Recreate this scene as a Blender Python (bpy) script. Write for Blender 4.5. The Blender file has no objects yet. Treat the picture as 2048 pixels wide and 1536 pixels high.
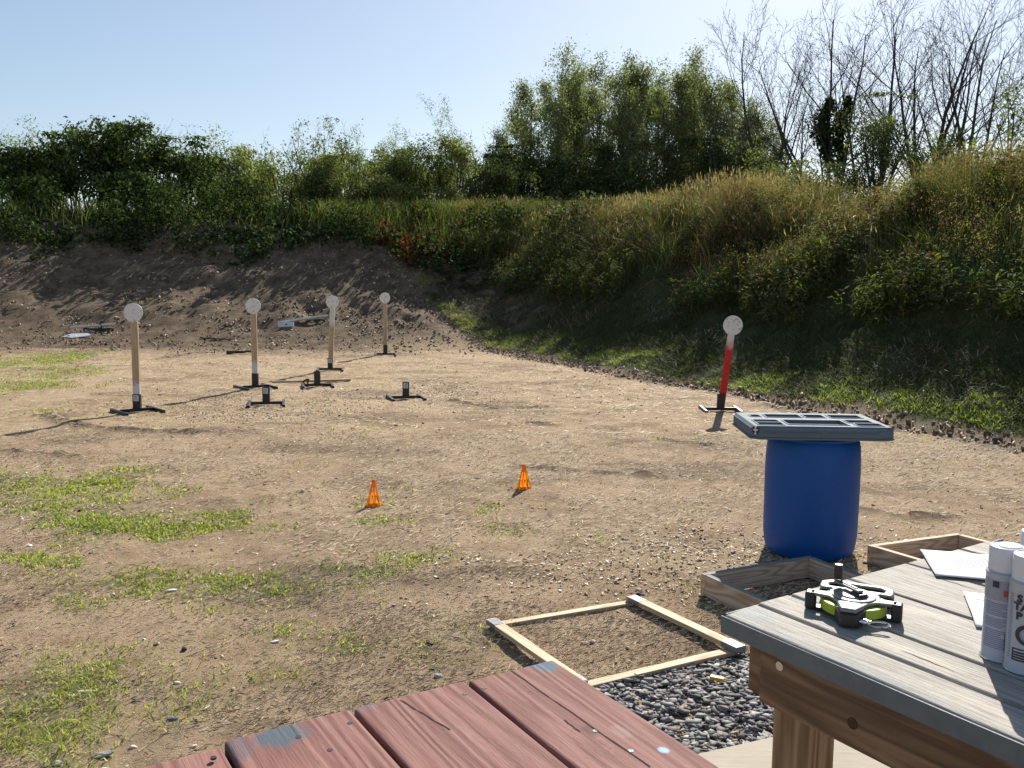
import bpy, bmesh, math, random
import numpy as np
from mathutils import Vector, Matrix, Euler
R = math.radians
rng = np.random.default_rng(7)
random.seed(7)
sc = bpy.context.scene
C = sc.collection
CAMH = 1.7; F = 1800.0
PITCH = math.atan(205/1800.0); ROLL = R(0.4)
RC = (Matrix.Rotation(math.pi/2-PITCH, 3, 'X') @ Matrix.Rotation(ROLL, 3, 'Z'))
SUN_AZ = R(19); SUN_EL = R(35)

# ------------------------------------------------------------------ noise
def _h(ix, iy, s):
    n = (ix.astype(np.int64)*374761393 + iy.astype(np.int64)*668265263 + s*982451653) & 0x7fffffff
    n = (n ^ (n >> 13)) * 1274126177 & 0x7fffffff
    n = (n ^ (n >> 16)) & 0x7fffffff
    return (n % 100003)/100003.0
def vn(x, y, s=0):
    x = np.asarray(x, float); y = np.asarray(y, float)
    ix = np.floor(x); iy = np.floor(y); fx = x-ix; fy = y-iy
    fx = fx*fx*(3-2*fx); fy = fy*fy*(3-2*fy)
    a = _h(ix, iy, s); b = _h(ix+1, iy, s); c = _h(ix, iy+1, s); d = _h(ix+1, iy+1, s)
    return (a*(1-fx)+b*fx)*(1-fy)+(c*(1-fx)+d*fx)*fy
def fbm(x, y, s=0, o=4):
    t = 0; a = 0.5; k = 1; w = 0
    for i in range(o):
        t = t + a*vn(np.asarray(x)*k, np.asarray(y)*k, s+i*17); w += a; a *= .5; k *= 2.03
    return t/w
def ss(a, b, x):
    t = np.clip((np.asarray(x, float)-a)/(b-a), 0, 1); return t*t*(3-2*t)

# ------------------------------------------------------------------ camera ray helpers
def ray(px, py):
    return (RC @ Vector(((px-1024)/F, -(py-768)/F, -1))).normalized()
def at(px, py, z=0.0):
    d = ray(px, py); t = (z-CAMH)/d.z
    return Vector((d.x*t, d.y*t, z))
def atd(px, py, depth):
    d = ray(px, py); t = depth/d.y
    return Vector((d.x*t, d.y*t, CAMH+d.z*t))

# ------------------------------------------------------------------ terrain
T0 = np.array([5.45, 9.2]); TD = np.array([-0.425, 0.905]); TD = TD/np.linalg.norm(TD)
TN = np.array([TD[1], -TD[0]])
def s_right(x, y):
    sx = (x-T0[0])*TN[0]+(y-T0[1])*TN[1]
    t = (x-T0[0])*TD[0]+(y-T0[1])*TD[1]
    return sx + 0.35*(vn(t*0.5, 3.1, 5)-.5) + .12*(vn(t*2.2, 1.1, 6)-.5), t
def s_back(x, y):
    return (y-22.3) + 0.7*(vn(np.asarray(x)*0.25, 9.1, 8)-.5) - 0.03*np.asarray(x)
PB = np.array([[-1, 0], [0, 0], [.8, .10], [1.8, .34], [5.0, 1.45], [7.5, 2.85], [9.4, 3.75], [10.2, 3.92], [12, 3.95], [15.5, 3.8], [19, 1.9], [21, 1.5], [4000, 1.5]])
PR = np.array([[-1, 0], [0, 0], [.42, .15], [1.0, .40], [2.0, 1.0], [3.2, 1.95], [4.6, 3.05], [5.3, 3.3], [7.4, 3.3], [9.5, 2.6], [13, 1.5], [4000, 1.5]])
def lump(x, y):
    return (fbm(x*.55, y*.55, 31, 3)-.5)*.4
def rut(x, y):
    """disturbed soil mask 0..1"""
    m = np.zeros_like(np.asarray(x, float))
    for (pts, w) in RUTS:
        for (a, b) in zip(pts[:-1], pts[1:]):
            d = b-a; L = max(d.dot(d), 1e-6)
            t = np.clip(((x-a[0])*d[0]+(y-a[1])*d[1])/L, 0, 1)
            dd = np.hypot(x-(a[0]+t*d[0]), y-(a[1]+t*d[1]))
            m = np.maximum(m, np.exp(-(dd/w)**2))
    return m
def _rp(l): return [np.array(at(px, py).xy) for px, py in l]
RUTS = [(_rp([(95, 828), (130, 845), (180, 856), (280, 862), (400, 868)]), .14),
        (_rp([(330, 716), (380, 708), (470, 700), (540, 702)]), .16),
        (_rp([(1040, 934), (1110, 938), (1200, 948), (1320, 955)]), .07),
        (_rp([(560, 690), (640, 700)]), .2),
        (_rp([(1050, 845), (1110, 850)]), .09),
        (_rp([(0, 905), (120, 912), (160, 915)]), .08),
        (_rp([(900, 800), (1000, 815), (1090, 812)]), .13),
        (_rp([(1700, 1020), (1800, 1035), (1900, 1040)]), .06),
        (_rp([(1330, 880), (1420, 890)]), .06)]
def terrain(x, y, fine=True):
    x = np.asarray(x, float); y = np.asarray(y, float)
    sb = s_back(x, y); sr, t = s_right(x, y)
    zb = np.interp(sb, PB[:, 0], PB[:, 1]); 
    zr = np.interp(sr, PR[:, 0], PR[:, 1])
    # crest of the right bank varies along its run
    k = 1 + .13*np.exp(-((t-12.6)/2.2)**2) - .24*np.exp(-((t-8.0)/1.3)**2) + .02*np.exp(-((t-4)/2.0)**2) + .07*np.exp(-((t-19)/3.5)**2)
    zr = np.where(zr > .5, .5+(zr-.5)*k, zr)
    # inner corner is rounded
    q = .5
    z = np.maximum(zb, zr)
    c = np.clip(1-np.abs(zb-zr)/q, 0, 1); z = z + c*c*q/4*np.minimum(1, np.minimum(zb, zr)/.3)
    m = ss(.05, .8, z)
    z = z + m*lump(x, y)*.55 + m*ss(9, 6, sb)*(fbm(x*1.7+y*.3, y*.8, 33, 3)-.5)*.35*ss(2.0, 0, sr)
    if fine:
        f = 1-m
        z = z + (fbm(x*.6, y*.6, 3, 2)-.5)*.05*(1-.4*m)
        z = z + (fbm(x*3.1, y*3.1, 11, 3)-.5)*.040*(1+m*3.0)
        z = z + (fbm(x*11, y*11, 13, 2)-.5)*.014*(1+2.2*m)
        r = rut(x, y)*f
        z = z + r*(.012+(fbm(x*9, y*9, 77, 3)-.42)*.10)
    return z
def tz(x, y):
    return float(terrain(np.array([x]), np.array([y]))[0])
def hit(px, py):
    d = ray(px, py); o = Vector((0, 0, CAMH))
    t = 2.0
    for i in range(900):
        p = o+d*t
        if tz(p.x, p.y) >= p.z: break
        t += .08
    return o+d*t

# ------------------------------------------------------------------ mesh helpers
def link(o, parent=None):
    C.objects.link(o)
    if parent is not None: o.parent = parent
    return o
def np_mesh(name, V, Fc, mat, parent=None, col=None, smooth=False, extra=None):
    """V (N,3); Fc int array (M,3|4)"""
    V = np.ascontiguousarray(V, dtype=np.float32); Fc = np.ascontiguousarray(Fc, dtype=np.int32)
    me = bpy.data.meshes.new(name)
    me.vertices.add(len(V)); me.vertices.foreach_set('co', V.ravel())
    k = Fc.shape[1]
    me.loops.add(Fc.size); me.loops.foreach_set('vertex_index', Fc.ravel())
    me.polygons.add(len(Fc)); me.polygons.foreach_set('loop_start', np.arange(0, Fc.size, k, dtype=np.int32))
    me.polygons.foreach_set('loop_total', np.full(len(Fc), k, dtype=np.int32))
    if smooth: me.polygons.foreach_set('use_smooth', np.ones(len(Fc), dtype=bool))
    me.update(calc_edges=True)
    if col is not None:
        a = me.color_attributes.new('Col', 'FLOAT_COLOR', 'POINT')
        cc = np.ones((len(V), 4), dtype=np.float32); cc[:, :3] = col
        a.data.foreach_set('color', cc.ravel())
    if mat is not None: me.materials.append(mat)
    o = bpy.data.objects.new(name, me)
    return link(o, parent)
class MB:
    def __init__(s): s.v = []; s.f = []; s.pid = []; s.cur = 0
    def add(s, vs, fs):
        b = len(s.v); s.v += [tuple(v) for v in vs]; s.f += [tuple(b+i for i in f) for f in fs]
        s.pid += [s.cur]*len(vs); return s
    def box(s, c, d, M=None):
        x, y, z = d[0]/2, d[1]/2, d[2]/2
        vs = [Vector((a*x, b*y, e*z)) for a in (-1, 1) for b in (-1, 1) for e in (-1, 1)]
        if M is not None: vs = [M @ v for v in vs]
        vs = [v+Vector(c) for v in vs]
        return s.add(vs, [(0, 1, 3, 2), (4, 6, 7, 5), (0, 4, 5, 1), (2, 3, 7, 6), (0, 2, 6, 4), (1, 5, 7, 3)])
    def prism(s, poly, z0, z1, M=None, taper=0):
        n = len(poly); vs = []
        cx = sum(p[0] for p in poly)/n; cy = sum(p[1] for p in poly)/n
        for z, k in ((z0, 1), (z1, 1-taper)):
            for p in poly: vs.append(Vector((cx+(p[0]-cx)*k, cy+(p[1]-cy)*k, z)))
        if M is not None: vs = [M @ v for v in vs]
        fs = [tuple(range(n-1, -1, -1)), tuple(range(n, 2*n))]+[(i, (i+1) % n, n+(i+1) % n, n+i) for i in range(n)]
        return s.add(vs, fs)
    def ring(s, outer, inner, z0, z1, M=None):
        n = len(outer); vs = [Vector((p[0], p[1], z)) for z in (z0, z1) for P in (outer, inner) for p in P]
        if M is not None: vs = [M @ v for v in vs]
        fs = []
        for i in range(n):
            j = (i+1) % n
            fs += [(i, n+i, n+j, j), (2*n+i, 2*n+j, 3*n+j, 3*n+i), (i, j, 2*n+j, 2*n+i), (n+i, 3*n+i, 3*n+j, n+j)]
        return s.add(vs, fs)
    def cyl(s, p0, p1, r0, r1=None, n=16, cap=True):
        p0 = Vector(p0); p1 = Vector(p1); r1 = r0 if r1 is None else r1
        d = (p1-p0).normalized(); a = d.orthogonal().normalized(); b = d.cross(a)
        vs = []
        for p, r in ((p0, r0), (p1, r1)):
            for i in range(n):
                t = 2*math.pi*i/n; vs.append(p+(a*math.cos(t)+b*math.sin(t))*r)
        fs = [(i, (i+1) % n, n+(i+1) % n, n+i) for i in range(n)]
        if cap: fs += [tuple(range(n-1, -1, -1)), tuple(range(n, 2*n))]
        return s.add(vs, fs)
    def lathe(s, prof, n=48, c=(0, 0, 0)):
        vs = []; fs = []
        for (r, z) in prof:
            for i in range(n):
                t = 2*math.pi*i/n; vs.append((c[0]+r*math.cos(t), c[1]+r*math.sin(t), c[2]+z))
        for k in range(len(prof)-1):
            for i in range(n):
                j = (i+1) % n; fs.append((k*n+i, k*n+j, (k+1)*n+j, (k+1)*n+i))
        fs.append(tuple(range(n-1, -1, -1))); fs.append(tuple(range((len(prof)-1)*n, len(prof)*n)))
        return s.add(vs, fs)
    def tube(s, pts, r, n=8):
        for a, b in zip(pts[:-1], pts[1:]): s.cyl(a, b, r, n=n)
        return s
    def build(s, name, mat, parent=None, bevel=0, smooth=False, seg=2, loc=None, rot=None):
        me = bpy.data.meshes.new(name); me.from_pydata([tuple(v) for v in s.v], [], s.f); me.validate()
        a = me.attributes.new('pid', 'FLOAT', 'POINT'); a.data.foreach_set('value', np.array(s.pid, dtype=np.float32)[:len(me.vertices)])
        if smooth:
            me.polygons.foreach_set('use_smooth', np.ones(len(me.polygons), dtype=bool))
        me.materials.append(mat)
        o = bpy.data.objects.new(name, me); link(o, parent)
        if loc is not None: o.location = loc
        if rot is not None: o.rotation_euler = rot
        if bevel:
            m = o.modifiers.new('bevel', 'BEVEL'); m.width = bevel; m.segments = seg; m.limit_method = 'ANGLE'; m.angle_limit = R(40)
        if smooth and not bevel:
            try: me.set_sharp_from_angle(angle=R(40))
            except Exception: pass
        elif bevel: 
            try:
                me.polygons.foreach_set('use_smooth', np.ones(len(me.polygons), dtype=bool)); me.set_sharp_from_angle(angle=R(35))
            except Exception: pass
        return o
def tag(o, label=None, cat=None, group=None, kind=None):
    if label: o['label'] = label
    if cat: o['category'] = cat
    if group: o['group'] = group
    if kind: o['kind'] = kind
    return o
def thing(name, label, cat, loc=(0, 0, 0), rotz=0, group=None):
    o = bpy.data.objects.new(name, None); o.empty_display_size = .1; C.objects.link(o)
    o.location = loc; o.rotation_euler = (0, 0, rotz)
    return tag(o, label, cat, group)

# ------------------------------------------------------------------ materials
class N:
    def __init__(s, name):
        s.m = bpy.data.materials.new(name); s.m.use_nodes = True
        s.t = s.m.node_tree; s.t.nodes.clear(); s.out = s.n('ShaderNodeOutputMaterial')
    def n(s, typ, **kw):
        nd = s.t.nodes.new(typ)
        for k, v in kw.items():
            if k in nd.inputs.keys() if isinstance(k, str) else False: nd.inputs[k].default_value = v
            else: setattr(nd, k, v)
        return nd
    def l(s, a, b): s.t.links.new(a, b)
    def coord(s, kind='Object', scale=(1, 1, 1), off=None):
        tc = s.n('ShaderNodeTexCoord'); mp = s.n('ShaderNodeMapping'); s.l(tc.outputs[kind], mp.inputs[0])
        mp.inputs['Scale'].default_value = scale
        if off is not None: mp.inputs['Location'].default_value = off
        return mp.outputs[0]
    def noise(s, vec, scale, detail=4, rough=.55, dist=0):
        nd = s.n('ShaderNodeTexNoise'); s.l(vec, nd.inputs['Vector'])
        nd.inputs['Scale'].default_value = scale; nd.inputs['Detail'].default_value = detail
        nd.inputs['Roughness'].default_value = rough; nd.inputs['Distortion'].default_value = dist
        return nd.outputs['Fac']
    def ramp(s, fac, stops, interp='LINEAR'):
        nd = s.n('ShaderNodeValToRGB'); s.l(fac, nd.inputs[0]); cr = nd.color_ramp; cr.interpolation = interp
        while len(cr.elements) < len(stops): cr.elements.new(.5)
        for e, (p, c) in zip(cr.elements, stops):
            e.position = p; e.color = (c[0], c[1], c[2], 1) if hasattr(c, '__len__') else (c, c, c, 1)
        return nd.outputs[0]
    def mix(s, fac, a, b, mode='MIX'):
        nd = s.n('ShaderNodeMix', data_type='RGBA', blend_type=mode)
        for inp, v in ((nd.inputs[0], fac), (nd.inputs[6], a), (nd.inputs[7], b)):
            if isinstance(v, (int, float)): inp.default_value = v
            elif hasattr(v, '__len__'): inp.default_value = (v[0], v[1], v[2], 1)
            else: s.l(v, inp)
        return nd.outputs[2]
    def math(s, op, a, b=0.0, clamp=False):
        nd = s.n('ShaderNodeMath', operation=op, use_clamp=clamp)
        for inp, v in ((nd.inputs[0], a), (nd.inputs[1], b)):
            if isinstance(v, (int, float)): inp.default_value = v
            else: s.l(v, inp)
        return nd.outputs[0]
    def attr(s, name, out='Color'):
        nd = s.n('ShaderNodeAttribute'); nd.attribute_name = name; return nd.outputs[out]
    def bump(s, h, strength=.5, dist=.01):
        nd = s.n('ShaderNodeBump'); nd.inputs['Strength'].default_value = strength; nd.inputs['Distance'].default_value = dist
        s.l(h, nd.inputs['Height']); return nd.outputs[0]
    def pbr(s, base, rough=.7, metal=0, spec=.3, normal=None, coat=0):
        p = s.n('ShaderNodeBsdfPrincipled')
        for inp, v in ((p.inputs['Base Color'], base), (p.inputs['Roughness'], rough), (p.inputs['Metallic'], metal)):
            if isinstance(v, (int, float)): inp.default_value = v
            elif hasattr(v, '__len__'): inp.default_value = (v[0], v[1], v[2], 1)
            else: s.l(v, inp)
        p.inputs['Specular IOR Level'].default_value = spec
        p.inputs['Coat Weight'].default_value = coat
        if normal is not None: s.l(normal, p.inputs['Normal'])
        s.l(p.outputs[0], s.out.inputs[0]); return p

def m_simple(name, col, rough=.5, metal=0, spec=.4, var=.15, vs=20, bump=0, bs=200, coat=0):
    k = N(name); v = k.coord()
    n1 = k.noise(v, vs, 5, .6)
    c = k.mix(n1, tuple(x*(1-var) for x in col), tuple(min(1, x*(1+var)) for x in col))
    nr = k.noise(v, vs*2.3, 3)
    rr = k.n('ShaderNodeMapRange'); k.l(nr, rr.inputs[0]); rr.inputs[3].default_value = max(0, rough-.1); rr.inputs[4].default_value = min(1, rough+.1)
    nm = k.bump(k.noise(v, bs, 3), bump, .002) if bump else None
    k.pbr(c, rr.outputs[0], metal, spec, nm, coat); return k.m

def m_foliage(name, trans=.35, rough=.55, spec=.25, gain=1.0):
    k = N(name); c = k.attr('Col')
    p = k.pbr(c, rough, 0, spec)
    t = k.n('ShaderNodeBsdfTranslucent')
    k.l(k.mix(1.0, c, (1.25*gain, 1.35*gain, .55*gain), 'MULTIPLY'), t.inputs[0])
    mx = k.n('ShaderNodeMixShader'); mx.inputs[0].default_value = trans
    k.l(p.outputs[0], mx.inputs[1]); k.l(t.outputs[0], mx.inputs[2]); k.l(mx.outputs[0], k.out.inputs[0])
    return k.m
def m_litter(name):
    k = N(name); c = k.attr('Col'); k.pbr(c, .75, 0, .2); return k.m
M_leaf = m_foliage('leaf', .36, .75, .06)
M_bigleaf = m_foliage('big_leaf', .25, .8, .05)
M_grass = m_foliage('grass_blade', .30, .6, .12, .8)
M_turf = m_foliage('turf_blade', .45, .55, .2)
M_litter = m_litter('litter')

def m_bark(name, a, b):
    k = N(name); v = k.coord('Object', (1, 1, .35)); n1 = k.noise(v, 9, 6, .65)
    c = k.ramp(n1, [(.3, a), (.7, b)]); k.pbr(c, .9, 0, .15, k.bump(n1, .7, .02)); return k.m
M_bark = m_bark('bark', (.035, .03, .025), (.12, .105, .085))
M_twig = m_bark('bare_bark', (.035, .03, .027), (.11, .095, .082))

def m_ground():
    k = N('dry_ground'); v = k.coord()
    mask = k.attr('Col')
    sep = k.n('ShaderNodeSeparateColor'); k.l(mask, sep.inputs[0])
    big = k.noise(v, .8, 5, .6); mid = k.noise(v, 4.5, 6, .65)
    fine = k.noise(v, 38, 6, .75, .6); 
    st = k.noise(k.coord('Object', (1, 2.6, 1), (3, 1, 0)), 60, 5, .8, 1.2)
    base = k.ramp(k.math('ADD', k.math('MULTIPLY', big, .5), k.math('MULTIPLY', mid, .5)),
                  [(.36, (.30, .19, .108)), (.46, (.48, .325, .195)), (.56, (.66, .475, .30)), (.66, (.53, .37, .225))])
    c = k.mix(k.math('MULTIPLY', k.ramp(st, [(.44, 0), (.62, 1)]), .55), base, (.68, .53, .355))
    c = k.mix(k.math('MULTIPLY', k.ramp(fine, [(.34, 1), (.45, 0)]), .62), c, (.10, .063, .038))  # dark specks, also painting in the small shadows behind clods
    v2 = k.n('ShaderNodeTexVoronoi'); k.l(k.coord('Object', (1, 1.5, 1)), v2.inputs['Vector']); v2.inputs['Scale'].default_value = 34
    dark = k.math('MULTIPLY', k.ramp(v2.outputs['Distance'], [(.10, 1), (.2, 0)]), k.ramp(mid, [(.5, 0), (.62, 1)]))
    c = k.mix(k.math('MULTIPLY', dark, .7), c, (.07, .05, .035))
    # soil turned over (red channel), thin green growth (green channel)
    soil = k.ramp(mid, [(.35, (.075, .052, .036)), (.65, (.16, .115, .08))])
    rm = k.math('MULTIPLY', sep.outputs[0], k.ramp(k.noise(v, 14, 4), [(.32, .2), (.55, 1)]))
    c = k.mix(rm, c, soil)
    gm = k.math('MULTIPLY', sep.outputs[1], k.ramp(k.noise(v, 22, 4), [(.36, .1), (.6, 1)]))
    c = k.mix(k.math('MULTIPLY', gm, .65), c, (.13, .15, .05))
    h = k.math('ADD', k.math('MULTIPLY', fine, 1.0), k.math('MULTIPLY', st, .8))
    k.pbr(c, .92, 0, .12, k.bump(h, 1.0, .04)); return k.m
M_ground = m_ground()
def m_berm():
    k = N('berm_soil'); v = k.coord(); mask = k.attr('Col')
    sep = k.n('ShaderNodeSeparateColor'); k.l(mask, sep.inputs[0])
    mid = k.noise(v, 2.5, 6, .65); fine = k.noise(v, 24, 6, .75, .8)
    soil = k.ramp(mid, [(.35, (.085, .060, .040)), (.52, (.17, .122, .080)), (.68, (.26, .19, .125))])
    soil = k.mix(k.math('MULTIPLY', k.ramp(fine, [(.52, 0), (.66, 1)]), .5), soil, (.30, .225, .16))
    grs = k.ramp(mid, [(.35, (.038, .052, .02)), (.65, (.075, .085, .034))])
    c = k.mix(sep.outputs[1], soil, grs)
    c = k.mix(k.math('MULTIPLY', k.ramp(fine, [(.32, 1), (.45, 0)]), .6), c, (.03, .023, .017))
    c = k.mix(sep.outputs[0], c, k.ramp(fine, [(.35, (.28, .205, .13)), (.6, (.42, .31, .20))]))
    k.pbr(c, .95, 0, .1, k.bump(fine, 1.0, .05)); return k.m
M_berm = m_berm()

def m_wood(name, cols, ring=26, sx=.6, sy=7, fine=(4, 120), bumpd=.0015, rough=.75, spots=(), spec=.25, wear=None, dark=None, wearth=(.52, .66), rw=.5):
    """grain along object x, growth-ring contours from stretched noise"""
    k = N(name)
    tc = k.n('ShaderNodeTexCoord'); pid = k.attr('pid', 'Fac')
    off = k.n('ShaderNodeCombineXYZ'); k.l(k.math('MULTIPLY', pid, 3.71), off.inputs[0]); k.l(k.math('MULTIPLY', pid, 1.37), off.inputs[1]); k.l(k.math('MULTIPLY', pid, 2.1), off.inputs[2])
    ad = k.n('ShaderNodeVectorMath', operation='ADD'); k.l(tc.outputs['Object'], ad.inputs[0]); k.l(off.outputs[0], ad.inputs[1])
    def mp(sc_):
        m = k.n('ShaderNodeMapping'); k.l(ad.outputs[0], m.inputs[0]); m.inputs['Scale'].default_value = sc_; return m.outputs[0]
    a = k.noise(mp((sx, sy, sy)), 1, 2, .5, .25)
    rings = k.math('MULTIPLY', k.math('ADD', k.math('SINE', k.math('MULTIPLY', a, ring*6.28)), 1), .5)
    f = k.noise(mp((fine[0], fine[1], fine[1])), 1, 4, .7)
    g = k.math('ADD', k.math('MULTIPLY', rings, rw), k.math('MULTIPLY', f, 1.05-rw))
    c = k.ramp(g, [(.2, cols[0]), (.5, cols[1]), (.85, cols[2])])
    b = k.noise(mp((1.3, 5, 5)), 1, 3)
    c = k.mix(k.math('MULTIPLY', k.ramp(b, [(.4, 0), (.7, 1)]), .35), c, tuple(x*.6 for x in cols[1]))
    if wear is not None:
        w = k.noise(mp((3.5, 14, 14)), 1, 6, .75)
        c = k.mix(k.ramp(w, [(wearth[0], 0), (wearth[1], .75)]), c, wear)
    if dark is not None:
        w = k.noise(mp((30, 60, 60)), 1, 3, .6)
        c = k.mix(k.ramp(w, [(.70, 0), (.76, .8)]), c, dark)
    for (p, rx, ry, colr, amt) in spots:
        m = k.n('ShaderNodeMapping'); k.l(tc.outputs['Object'], m.inputs[0])
        m.inputs['Location'].default_value = (-p[0]/rx, -p[1]/ry, 0); m.inputs['Scale'].default_value = (1/rx, 1/ry, .001)
        ln = k.n('ShaderNodeVectorMath', operation='LENGTH'); k.l(m.outputs[0], ln.inputs[0])
        e = k.math('ADD', ln.outputs['Value'], k.math('MULTIPLY', k.noise(mp((30, 60, 60)), 1, 4, .7), 1.1))
        c = k.mix(k.math('MULTIPLY', k.ramp(k.math('MULTIPLY', e, .5), [(.58, 1), (.78, 0)]), amt), c, colr)
    k.pbr(c, rough, 0, spec, k.bump(g, .85, bumpd)); return k.m

# ------------------------------------------------------------------ camera, light, sky
cam = bpy.data.cameras.new('Camera'); co = bpy.data.objects.new('Camera', cam); C.objects.link(co)
cam.sensor_width = 36; cam.lens = 36*F/2048; cam.clip_end = 3000; cam.clip_start = .05
co.matrix_world = Matrix.Translation((0, 0, CAMH)) @ RC.to_4x4(); sc.camera = co
S = Vector((math.sin(SUN_AZ)*math.cos(SUN_EL), math.cos(SUN_AZ)*math.cos(SUN_EL), math.sin(SUN_EL)))
sl = bpy.data.lights.new('Sun', 'SUN'); sl.energy = 5.0; sl.angle = R(.55); sl.color = (1, .95, .86)
so = bpy.data.objects.new('Sun', sl); C.objects.link(so); so.location = (0, 0, 30)
so.rotation_euler = S.to_track_quat('Z', 'Y').to_euler()
w = bpy.data.worlds.new('World'); sc.world = w; w.use_nodes = True
nt = w.node_tree; bg = nt.nodes['Background']
sky = nt.nodes.new('ShaderNodeTexSky'); sky.sky_type = 'NISHITA'; sky.sun_disc = False
sky.sun_elevation = SUN_EL; sky.sun_rotation = SUN_AZ
sky.air_density = 1.0; sky.dust_density = .6; sky.ozone_density = 2.0; sky.altitude = 100
hs = nt.nodes.new('ShaderNodeGamma'); hs.inputs[1].default_value = .8; nt.links.new(sky.outputs[0], hs.inputs[0]); nt.links.new(hs.outputs[0], bg.inputs[0]); bg.inputs[1].default_value = .104
sc.view_settings.view_transform = 'Standard'; sc.view_settings.look = 'None'; sc.view_settings.exposure = 0.74
sc.view_settings.gamma = 1; sc.view_settings.use_curve_mapping = False
sc.render.engine = 'CYCLES'; sc.cycles.max_bounces = 5; sc.cycles.diffuse_bounces = 3; sc.cycles.transmission_bounces = 3
sc.cycles.use_denoising = True

# ------------------------------------------------------------------ ground and berm
def axis(parts):
    out = [parts[0][0]]
    for (a, b, d0, d1) in parts:
        x = a
        while x < b-1e-6:
            f = (x-a)/(b-a); x = min(b, x+d0+(d1-d0)*f); out.append(x)
    return np.array(sorted(set(np.round(out, 4))))
gx = axis([(-300, -40, 60, 12), (-40, -14, 4, .5), (-14, -5, .4, .09), (-5, 6, .06, .06), (6, 16, .07, .3), (16, 40, .5, 4), (40, 300, 12, 60)])
gy = axis([(-60, -2, 12, 1.2), (-2, 2, .7, .1), (2, 8, .035, .07), (8, 16, .055, .08), (16, 36, .09, .2), (36, 60, .8, 5), (60, 400, 10, 60)])
X, Y = np.meshgrid(gx, gy); Z = terrain(X, Y)
nx, ny = len(gx), len(gy)
V = np.stack([X.ravel(), Y.ravel(), Z.ravel()], 1)
idx = np.arange(nx*ny).reshape(ny, nx)
Q = np.stack([idx[:-1, :-1].ravel(), idx[:-1, 1:].ravel(), idx[1:, 1:].ravel(), idx[1:, :-1].ravel()], 1)
sb = s_back(X, Y).ravel(); sr, tt = s_right(X, Y); sr = sr.ravel(); tt = tt.ravel()
# grass patches on the floor: (px, py, rx, ry, density) read as ground ellipses
def gp(px, py, rx, ry, d):
    c = at(px, py); a = at(px+rx, py); b1 = at(px, py-ry); b2 = at(px, py+ry)
    return (c.x, c.y, abs(a.x-c.x), abs(b1.y-b2.y)/2, d)
PATCH = [gp(*a) for a in [(90, 1000, 190, 46, .55), (300, 1070, 120, 26, .5), (250, 1150, 240, 20, .3), (520, 1190, 240, 34, .35), (650, 1290, 220, 44, .25), (60, 745, 120, 24, .4), (70, 1400, 140, 110, .5), (330, 1350, 200, 80, .18),(60, 962, 130, 22, 1), (225, 955, 65, 24, 1), (40, 1015, 120, 30, .9), (150, 1030, 100, 24, 1), (290, 1045, 90, 26, .9), (335, 1075, 55, 28, 1),
    (470, 1035, 60, 16, .9), (520, 1055, 60, 14, .8), (140, 1085, 60, 28, 1), (60, 1118, 90, 16, .8), (100, 1130, 60, 14, .6), (470, 1180, 150, 34, .7), (560, 1165, 90, 22, .7),
    (700, 1140, 110, 16, .7), (825, 1112, 75, 22, .9), (770, 1040, 60, 14, .7), (760, 1000, 50, 14, .5), (980, 1020, 22, 12, .8), (1015, 1058, 50, 11, .7), (45, 722, 70, 22, .9), (150, 714, 40, 8, .7),
    (50, 775, 75, 14, 1), (160, 742, 50, 10, .5), (205, 772, 14, 8, .6), (100, 820, 30, 10, .5), (40, 1440, 90, 130, 1), (140, 1480, 70, 70, .6), (160, 1210, 60, 18, .7), (290, 1160, 70, 20, .5),
    (600, 1265, 90, 24, .55), (700, 1300, 60, 22, .6), (900, 1275, 90, 36, .5), (560, 1340, 90, 40, .5), (400, 1390, 70, 40, .4), (300, 940, 40, 8, .5), (370, 985, 30, 12, .6),
    (1200, 1068, 40, 14, .3), (1380, 1025, 40, 14, .18), (560, 1000, 60, 12, .3), (860, 1240, 40, 14, .3), (1750, 1180, 60, 20, .2), (1430, 1215, 40, 18, .4), (1380, 1180, 40, 20, .3), (430, 655, 30, 5, .7), (520, 655, 25, 4, .7)]]
def patch_mask(x, y):
    m = np.zeros_like(np.asarray(x, float))
    wob = (fbm(x*2.3, y*2.3, 41, 3)-.5)*1.5
    for (cx, cy, rx, ry, d) in PATCH:
        q = np.hypot((x-cx)/rx, (y-cy)/ry)+wob
        m = np.maximum(m, d*ss(1.15, .55, q))
    return m
rutm = rut(X.ravel(), Y.ravel())
berm_s = np.maximum(sb, sr)
col = np.zeros((nx*ny, 3))
near = (berm_s < 1.5) & (np.abs(X.ravel()) < 30)
col[near, 1] = patch_mask(X.ravel()[near], Y.ravel()[near])
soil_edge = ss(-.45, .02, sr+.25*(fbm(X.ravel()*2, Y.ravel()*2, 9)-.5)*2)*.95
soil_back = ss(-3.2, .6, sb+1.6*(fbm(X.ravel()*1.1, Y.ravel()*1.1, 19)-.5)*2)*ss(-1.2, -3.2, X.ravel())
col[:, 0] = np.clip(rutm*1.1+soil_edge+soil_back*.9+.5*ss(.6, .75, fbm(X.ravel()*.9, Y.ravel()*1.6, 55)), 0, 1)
isb = (berm_s[Q].mean(1) > 0.02)
def sub(mask, name, mat, colr):
    q = Q[mask]; u, inv = np.unique(q, return_inverse=True)
    o = np_mesh(name, V[u], inv.reshape(q.shape), mat, None, colr[u], smooth=True); o['kind'] = 'structure'; return o
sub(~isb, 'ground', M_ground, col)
bc = np.zeros((nx*ny, 3))
green = np.maximum(ss(.15, .4, sr+.6*(fbm(X.ravel()*1.5, Y.ravel()*1.5, 66)-.5))*ss(27, 22, tt)*ss(3.5, 0, sb), ss(8.6, 9.8, sb))
bc[:, 1] = np.clip(green, 0, 1)
xr = X.ravel(); yr = Y.ravel()
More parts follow.
